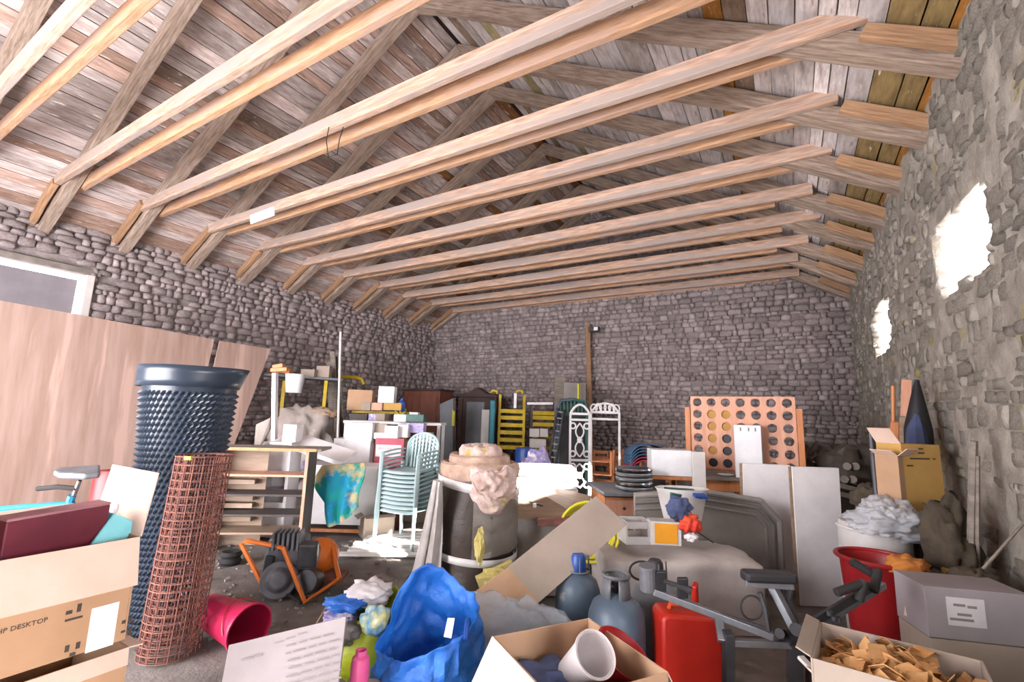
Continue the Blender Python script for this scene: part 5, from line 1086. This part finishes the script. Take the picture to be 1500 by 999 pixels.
r1 = rack('yellow steel rack next to the wardrobe, topped by curled hooks', 728, 765, 577, (602, 612, 623, 634, 645, 656), 10.4, 'yellow_steel')
l = LP(r1)
for u, s in ((728, -1), (765, -1)):
    mb = MB(); e = l(u, 577, 10.4); mb.tube([e, e+Vector((0, 0, .06)), e+Vector((s*.1, 0, .07)), e+Vector((s*.14, 0, .02))], .03, 6); mb.build('hook', 'yellow_steel', r1, smooth=True)
ibox('white_tube', 'white plastic tube standing on the yellow rack', 'tube', 753, 757, 576, 598, 10.2, .06, 'white_plastic')
r2 = rack('yellow and grey rack with white boxes, right of the yellow rack', 776, 812, 588, (605, 612, 622, 640, 657), 10.3, 'dark_steel')
l = LP(r2); mb = MB(); mb.bar(l(772, 591, 10.25), l(810, 591, 10.25), .06, .05); mb.build('white_rail', 'white_paint', r2)
for (u0, u1, vt, vb, lb) in ((776, 790, 628, 640, 'white carton left on the middle shelf of the grey rack'), (791, 803, 628, 640, 'white carton right on the middle shelf of the grey rack'), (776, 800, 643, 656, 'wide pale carton on the lower shelf of the grey rack')):
    ibox('white_box', lb, 'box', u0, u1, vt, vb, 10.15, .2, 'white_card')
p = FL(768, 7.2); zz = HT(768, 657, 7.2); cyl_thing('blue_barrel', 'blue barrel top behind the wool roll', 'barrel', p, [(.15, 0), (.17, .1), (.17, zz*.5), (.17, zz-.06), (.15, zz), (.0, zz-.01)], 'blue_plastic')
o = thing('printed_bag', 'lilac printed bag bulging behind the white panels', 'bag', FL(786, 6.7), YAW); hh = HT(786, 662, 6.7); mb = MB(); mb.blob((0, 0, hh*.5), (.24, .2, hh*.55), 4, .2, 1.8, 71, -.9); mb.build('sack', 'purple_print', o, smooth=True)
o = thing('dark_ladder', 'dark metal ladder leaning between rack and green loungers', 'ladder', FL(798, 8.4), YAW); l = LP(o); a, b = l(817, 598, 8.9), l(796, 700, 8.3); a2, b2 = l(826, 600, 8.9), l(806, 700, 8.3); b.z = b2.z = 0
for p_, q_ in ((a, b), (a2, b2)): mb = MB(); mb.bar(p_, q_, .04); mb.build('rail', 'dark_steel', o)
for k in range(14): t = (k+.5)/14; mb = MB(); mb.bar(a.lerp(b, t), a2.lerp(b2, t), .025); mb.build('rung', 'grey_steel', o)
for i in range(3):
    d_ = 8.7+i*.12; lab = ['nearest', 'middle', 'rearmost'][i]+' upright dark green plastic lounger by the white gates'
    o = thing('green_lounger', lab, 'lounger', FL(838-i*1, d_), YAW+.1, 'upright green loungers'); w_ = px(44, d_); h = HT(840, 584, d_)-.03*i
    for s in (-1, 1): mb = MB(); mb.tube([(s*w_/2, 0, 0), (s*w_/2, .02, h*.93), (s*w_*.4, .02, h*.985), (0, .02, h)], .03, 6); mb.build('side_rail', 'gas_blue' if s < 0 else 'dark_green_plastic', o, smooth=True)
    for k in range(8): mb = MB(); x = (k-3.5)/8*w_; mb.box((x, .03, h*.92), (w_*.06, .02, h*.13)); mb.build('slat', 'dark_green_plastic', o)
    mb = MB(); mb.box((0, .04, h*.84), (w_, .04, .05)); mb.build('cross_bar', 'dark_green_plastic', o); mb = MB(); mb.box((0, .05, h*.42), (w_*.9, .03, h*.82)); mb.build('seat_panel', 'black_plastic', o, bev=.006)
def gate(label, u0, u1, vt, d_, scroll):
    o = thing('white_gate', label, 'gate', FL((u0+u1)/2, d_), YAW+.05, 'white wrought iron gates'); w_ = px(u1-u0, d_); uc = (u0+u1)/2; z = lambda v: HT(uc, v, d_)
    mb = MB()
    for s in (-1, 1): mb.bar((s*w_/2, 0, 0), (s*w_/2, 0, z(vt+14)), .035)
    mb.build('stile', 'white_paint', o)  
    mb = MB(); n = 10; mb.tube([(w_*(k/n-.5), 0, z(vt+14)+(z(vt)-z(vt+14))*math.sin(PI*k/n)**.8) for k in range(n+1)], .022, 6); mb.build('arch', 'white_paint', o, smooth=True)
    for v in scroll[0]: mb = MB(); mb.bar((-w_/2, 0, z(v)), (w_/2, 0, z(v)), .035, .04); mb.build('rail', 'white_paint', o)
    for k, (va, vb) in enumerate(scroll[1]):
        za, zb_ = z(va), z(vb)
        for s in (-1, 1): mb = MB(); mb.tube([(s*w_*.22*math.sin(2*PI*t*1.0+0), s*.012, za+(zb_-za)*t) for t in [q/16 for q in range(17)]], .014, 6); mb.build('scroll', 'white_paint', o, smooth=True)
        mb = MB(); mb.blob((0, 0, (za+zb_)/2), (.05, .04, .06), 2, 0); mb.build('ball', 'white_paint', o, smooth=True)
        for s in (-1, 1):
            for zz in (za-.05, zb_+.05): mb = MB(); c = Vector((s*w_*.36, 0, zz)); mb.tube([c+Vector((.05*math.cos(t), 0, .05*math.sin(t))) for t in [2*PI*q/10 for q in range(10)]], .016, 5, closed=True); mb.build('curl', 'white_paint', o, smooth=True)
    if len(scroll) > 2:
        for k in range(6): mb = MB(); c = Vector((w_*(k/5-.5)*.8, 0, z(vt+8)+.02*math.sin(PI*k/5))); mb.tube([c+Vector((.06*math.cos(t), 0, .075*math.sin(t))) for t in [2*PI*q/10 for q in range(10)]], .014, 5, closed=True); mb.build('curl', 'white_paint', o, smooth=True)
    return o
gate('white wrought iron gate leaf in front of the green loungers', 834, 863, 592, 8.1, ((606, 615, 675), ((620, 670), (680, 715))))
gate('white wrought iron arch panel above the wooden chairs', 865, 908, 590, 8.3, ((604, 614), ((), ) if 0 else (), 1))
# wooden chairs
def wood_chair():
    o = thing('wooden_chair', 'orange brown wooden chair', 'chair', (0, 0, 0), 0, 'stacked wooden chairs')
    mb = MB(); mb.box((0, 0, .44), (.42, .4, .03)); mb.build('seat', 'orange_wood', o, bev=.008)
    for sx in (-1, 1):
        mb = MB(); mb.bar((sx*.19, -.18, 0), (sx*.19, -.18, .43), .038); mb.build('leg', 'orange_wood', o); mb = MB(); mb.bar((sx*.19, .22, 0), (sx*.19, .18, .43), .038); mb.build('leg', 'orange_wood', o)
        mb = MB(); mb.bar((sx*.19, .18, .43), (sx*.18, .24, .86), .036); mb.build('back_post', 'orange_wood', o)
    for z in (.6, .72, .83): mb = MB(); mb.box((0, .18+(z-.43)*.14, z), (.36, .016, .06)); mb.build('back_rail', 'orange_wood', o)
    for y in (-.18, .2): mb = MB(); mb.box((0, y, .2), (.36, .02, .025)); mb.build('stretcher', 'orange_wood', o)
    return o
w0 = wood_chair()
SPOT = [(880, 9.0, 0, YAW, 0, 'upright wooden chair under the white arch, left one'), (919, 9.25, 0, YAW+.4, 0, 'upright wooden chair right of the white arch'), (882, 8.97, .9, YAW+2.8, 1, 'wooden chair upside down on the left wooden chair'), (919, 9.2, .9, YAW+.9, 1, 'wooden chair upside down on the right wooden chair'), (968, 9.7, .9, YAW+.3, 1, 'wooden chair upside down far off before the back wall'), (968, 9.8, 0, YAW+.3, 0, 'upright wooden chair far off before the back wall')]
for i, (u, d_, z, rz, inv, lb) in enumerate(SPOT):
    o = w0 if i == 0 else dup(w0); o.location = FL(u, d_, z); o.rotation_euler = (PI if inv else 0, 0, rz); o['label'] = lb
# post on the back wall with lamp
a, b = PY(867, 640, YB-.3), PY(861, 474, YB-.2); a.z = 0; stick('tall_timber_post', 'tall slim timber pole standing at the back wall', 'post', a*1, b, .06, 'sprocket_wood', 6)
p = PY(872, 483, YB-.25); o = thing('wall_lamp', 'small dark box lamp near the top of the timber pole', 'lamp', p, 0); mb = MB(); mb.box((0, -.05, 0), (.24, .14, .12)); mb.build('housing', 'dark_steel', o, bev=.01); mb = MB(); mb.box((.06, -.125, 0), (.1, .02, .08)); mb.build('lens', 'white_plastic', o)
o = simple('plank_board', 'brown board and grey panel leaning behind the loungers', 'board', FL(818, 9.8), 'grey_wood', lambda mb: mb.box((0, 0, 1.2), (.22, .04, 2.4), (-.06, 0, 0)))
ibox('grey_sheet', 'large grey sheet leaning at the back wall behind the loungers', 'board', 826, 858, 561, None, 10.0, .04, 'head_pale')
wbar('yellow_strap', 'yellow strap standing against the grey panel', 'strap', FL(848, 9.8, 1.6), D(848, 562, 9.85), .1, .03, 'yellow_hose')
# ================================================================ RIGHT WALL SIDE
dd = 5.3
o = thing('old_engine', 'dark rusty engine with pale fittings behind the lilac panel', 'engine', FL(1235, dd), YAW); l = LP(o)
mb = MB(); mb.blob(l(1242, 685, dd), (.32, .25, .26), 3, .25, 2, 81); mb.build('block', 'junk', o, smooth=True)
mb = MB(); mb.box((.05, 0, l(1240, 715, dd).z/2), (.7, .4, l(1240, 715, dd).z)); mb.build('stand', 'junk', o, bev=.02)
for (u, v) in ((1241, 683), (1253, 683), (1237, 702), (1249, 702)): mb = MB(); mb.cyl(l(u, v, 5.0), l(u, v, 5.15), .04, n=12); mb.build('fitting', 'junk_pale', o, smooth=True)
for v in (716, 728): mb = MB(); mb.box(l(1250, v, 5.0), (.34, .1, .05), (0, .2, 0)); mb.build('rail', 'junk_pale', o, bev=.006)
for pts in ([(1185, 665), (1197, 650), (1212, 655), (1225, 672)], [(1225, 660), (1245, 655), (1262, 662), (1270, 680)], [(1262, 672), (1272, 678), (1278, 700)]): mb = MB(); mb.tube([l(u, v, 5.3) for u, v in pts], .035, 8); mb.build('pipe', 'junk', o, smooth=True)
crumple('scrap_heap', 'heap of dark scrap metal at the foot of the back right corner', 'scrap', 1190, 674, 5.95, (.16, .16, .17), 'junk', 82, .4)
crumple('scrap_pile', 'larger pile of dark scrap behind the old engine', 'scrap', 1232, 690, 6.1, (.3, .28, .28), 'junk', 83, .4)
ibox('scrap_bench', 'dark low bench carrying the scrap heaps', 'bench', 1165, 1262, 705, None, 5.9, .6, 'junk')
simple('white_dish', 'white dish lying on scrap above the lilac panel', 'dish', D(1205, 680, 5.4), 'white_plastic', lambda mb: mb.lathe([(.04, 0), (.1, .02), (.095, .024), (0, .006)], 20, caps=False), smooth=True)
simple('white_jar', 'white jar standing at the right foot of the hole game', 'jar', FL(1187, 6.0, HT(1187, 705, 5.9)), 'white_card', lambda mb: mb.lathe([(.06, 0), (.065, .02), (.06, .12), (.045, .13), (.045, .15)], 20), smooth=True)
stick('dark_rod', 'long dark metal rod leaning left of the ochre carton', 'rod', FL(1302, 3.5), D(1276, 636, 3.9), .022, 'dark_steel')
stick('broom_handle', 'thin orange wooden handle leaning on the right wall', 'handle', FL(1312, 4.4), D(1308, 565, 4.5), .016, 'orange_wood')
wbar('leaning_lath', 'pale pinkish lath leaning on the right wall', 'lath', FL(1318, 4.05), D(1328, 556, 4.15), .07, .03, 'pink_wood', (0, 1, 0))
wbar('orange_block', 'short orange wood block beside the leaning handle', 'block', FL(1309, 4.3), D(1310, 618, 4.42), .06, .05, 'orange_wood', (0, 1, 0))
wbar('moss_board', 'short brown board standing before the leaning lath', 'board', FL(1322, 4.05), D(1322, 610, 4.05), .04, .04, 'shelf_wood', (0, 1, 0))
o = thing('folded_parasol', 'folded black and navy parasol leaning on the right wall', 'parasol', FL(1343, 3.8), YAW); l = LP(o); e = l(1343, 556, 3.9); b0 = l(1346, 660, 3.78)
mb = MB(); mb.tube([Vector((b0.x, b0.y, 0)), e], .018, 8); mb.build('pole', 'dark_steel', o, smooth=True)
mb = MB(); mb.tube([b0-Vector((0, 0, .1)), b0.lerp(e, .3), b0.lerp(e, .7), e], [.1, .095, .05, .014], 10); mb.build('canopy', 'black_plastic', o, smooth=True)
mb = MB(); f = Vector((-.06, -.05, 0)); mb.tube([b0+f-Vector((0, 0, .1)), b0.lerp(e, .3)+f, b0.lerp(e, .55)+f*.6], [.09, .06, .01], 8); mb.build('navy_fold', 'navy_cloth', o, smooth=True)
dd = 3.25; zb = HT(1350, 758, dd); zt_ = HT(1350, 652, dd); w_ = px(66, dd)
p = FL(1362, dd, zb); ct = carton('ochre_carton', 'upright ochre brown carton with printed lines by the right wall', p+FWD*.13, YAW+.12, w_, .2, zt_-zb, 'cardboard_ochre', (('l', 55, .13),), fm='cardboard_pale_lit', solid=True)
ct.location.z = zb; mb = MB()
for x, z, ww in ((.0, .94, .12), (.0, .88, .16), (-.05, .8, .5), (.32, .8, .06), (-.32, .7, .16)): mb.box((w_*x, -.101, (zt_-zb)*z), (w_*ww, .002, .01))
mb.build('print', 'ink', ct)['kind'] = 'stuff'
carton('orange_carton', 'narrow carton with bright side left of the ochre carton', FL(1313, dd+.1, HT(1313, 742, dd)), YAW+.3, px(26, dd), .16, HT(1313, 668, dd)-HT(1313, 742, dd), 'cardboard', (('f', 40, .08), ('l', 30, .06)), fm='cardboard_pale_lit')
ibox('dark_crate', 'dark crate under the ochre carton against the right wall', 'crate', 1342, 1398, 762, None, dd+.05, .2, 'shelf_dark')
crumple('grey_sack', 'slumped grey sack behind the clear plastic sheet', 'sack', 1272, 730, 3.9, (.12, .1, .12), 'moss', 91, .3)
p = FL(1418, 2.75); stick('grey_post', 'grey wooden post standing free near the right wall', 'post', p, D(1426, 646, 2.76), .02, 'grey_wood', 6)
stick('grey_lath', 'thin grey lath close beside the grey post', 'lath', FL(1432, 2.72), D(1432, 668, 2.74), .011, 'grey_wood', 6)
stick('thin_stick', 'thin crooked stick leaning at the far right', 'stick', D(1440, 833, 2.3), D(1498, 768, 2.36), .007, 'grey_wood', 6)
crumple('dry_moss_heap', 'dark heap of dry brush along the right wall', 'brush', 1395, 800, 2.85, (.13, .1, .24), 'moss', 92, .45)
crumple('earth_heap', 'low dark heap of earth behind the pale carton', 'earth', 1430, 858, 2.55, (.1, .09, .08), 'moss', 93, .4)
# stones and crumbs lying on the dirt floor
rr = random.Random(9); mb = MB()
for k in range(220):
    p = FL(rr.uniform(300, 660), rr.uniform(3.0, 5.6)); s = rr.uniform(.006, .022); mb.box(p+Vector((0, 0, s*.3)), (s*rr.uniform(1, 2.2), s*rr.uniform(1, 2), s), (rr.uniform(-.4, .4), rr.uniform(-.4, .4), rr.uniform(0, 3)))
o = mb.build('floor_crumbs', 'mortar'); tag(o, 'crumbs of mortar scattered over the dirt floor', 'rubble', kind='stuff')

# small things on the ties
mb = MB(); mb.bar(D(367, 322, 5.3), D(402, 309, 5.22), .008, .11); o = mb.build('paper_patch', 'paper'); tr = bpy.data.objects['roof_truss.003']; o.parent = tr; o.location = -tr.location; o['label'] = 'white paper patch'
o = thing('hanging_string', 'thin black string dangling over the tie of the second roof truss', 'string', D(488, 205, 4.6), 0); l = LP(o)
mb = MB(); mb.tube([l(482, 186, 4.6), l(478, 205, 4.6), l(481, 230, 4.6), l(494, 226, 4.6), l(497, 205, 4.6), l(503, 186, 4.6)], .005, 5); mb.tube([l(491, 238, 4.6), l(490, 250, 4.6)], .004, 5); mb.build('loop', 'black_rubber', o, smooth=True)
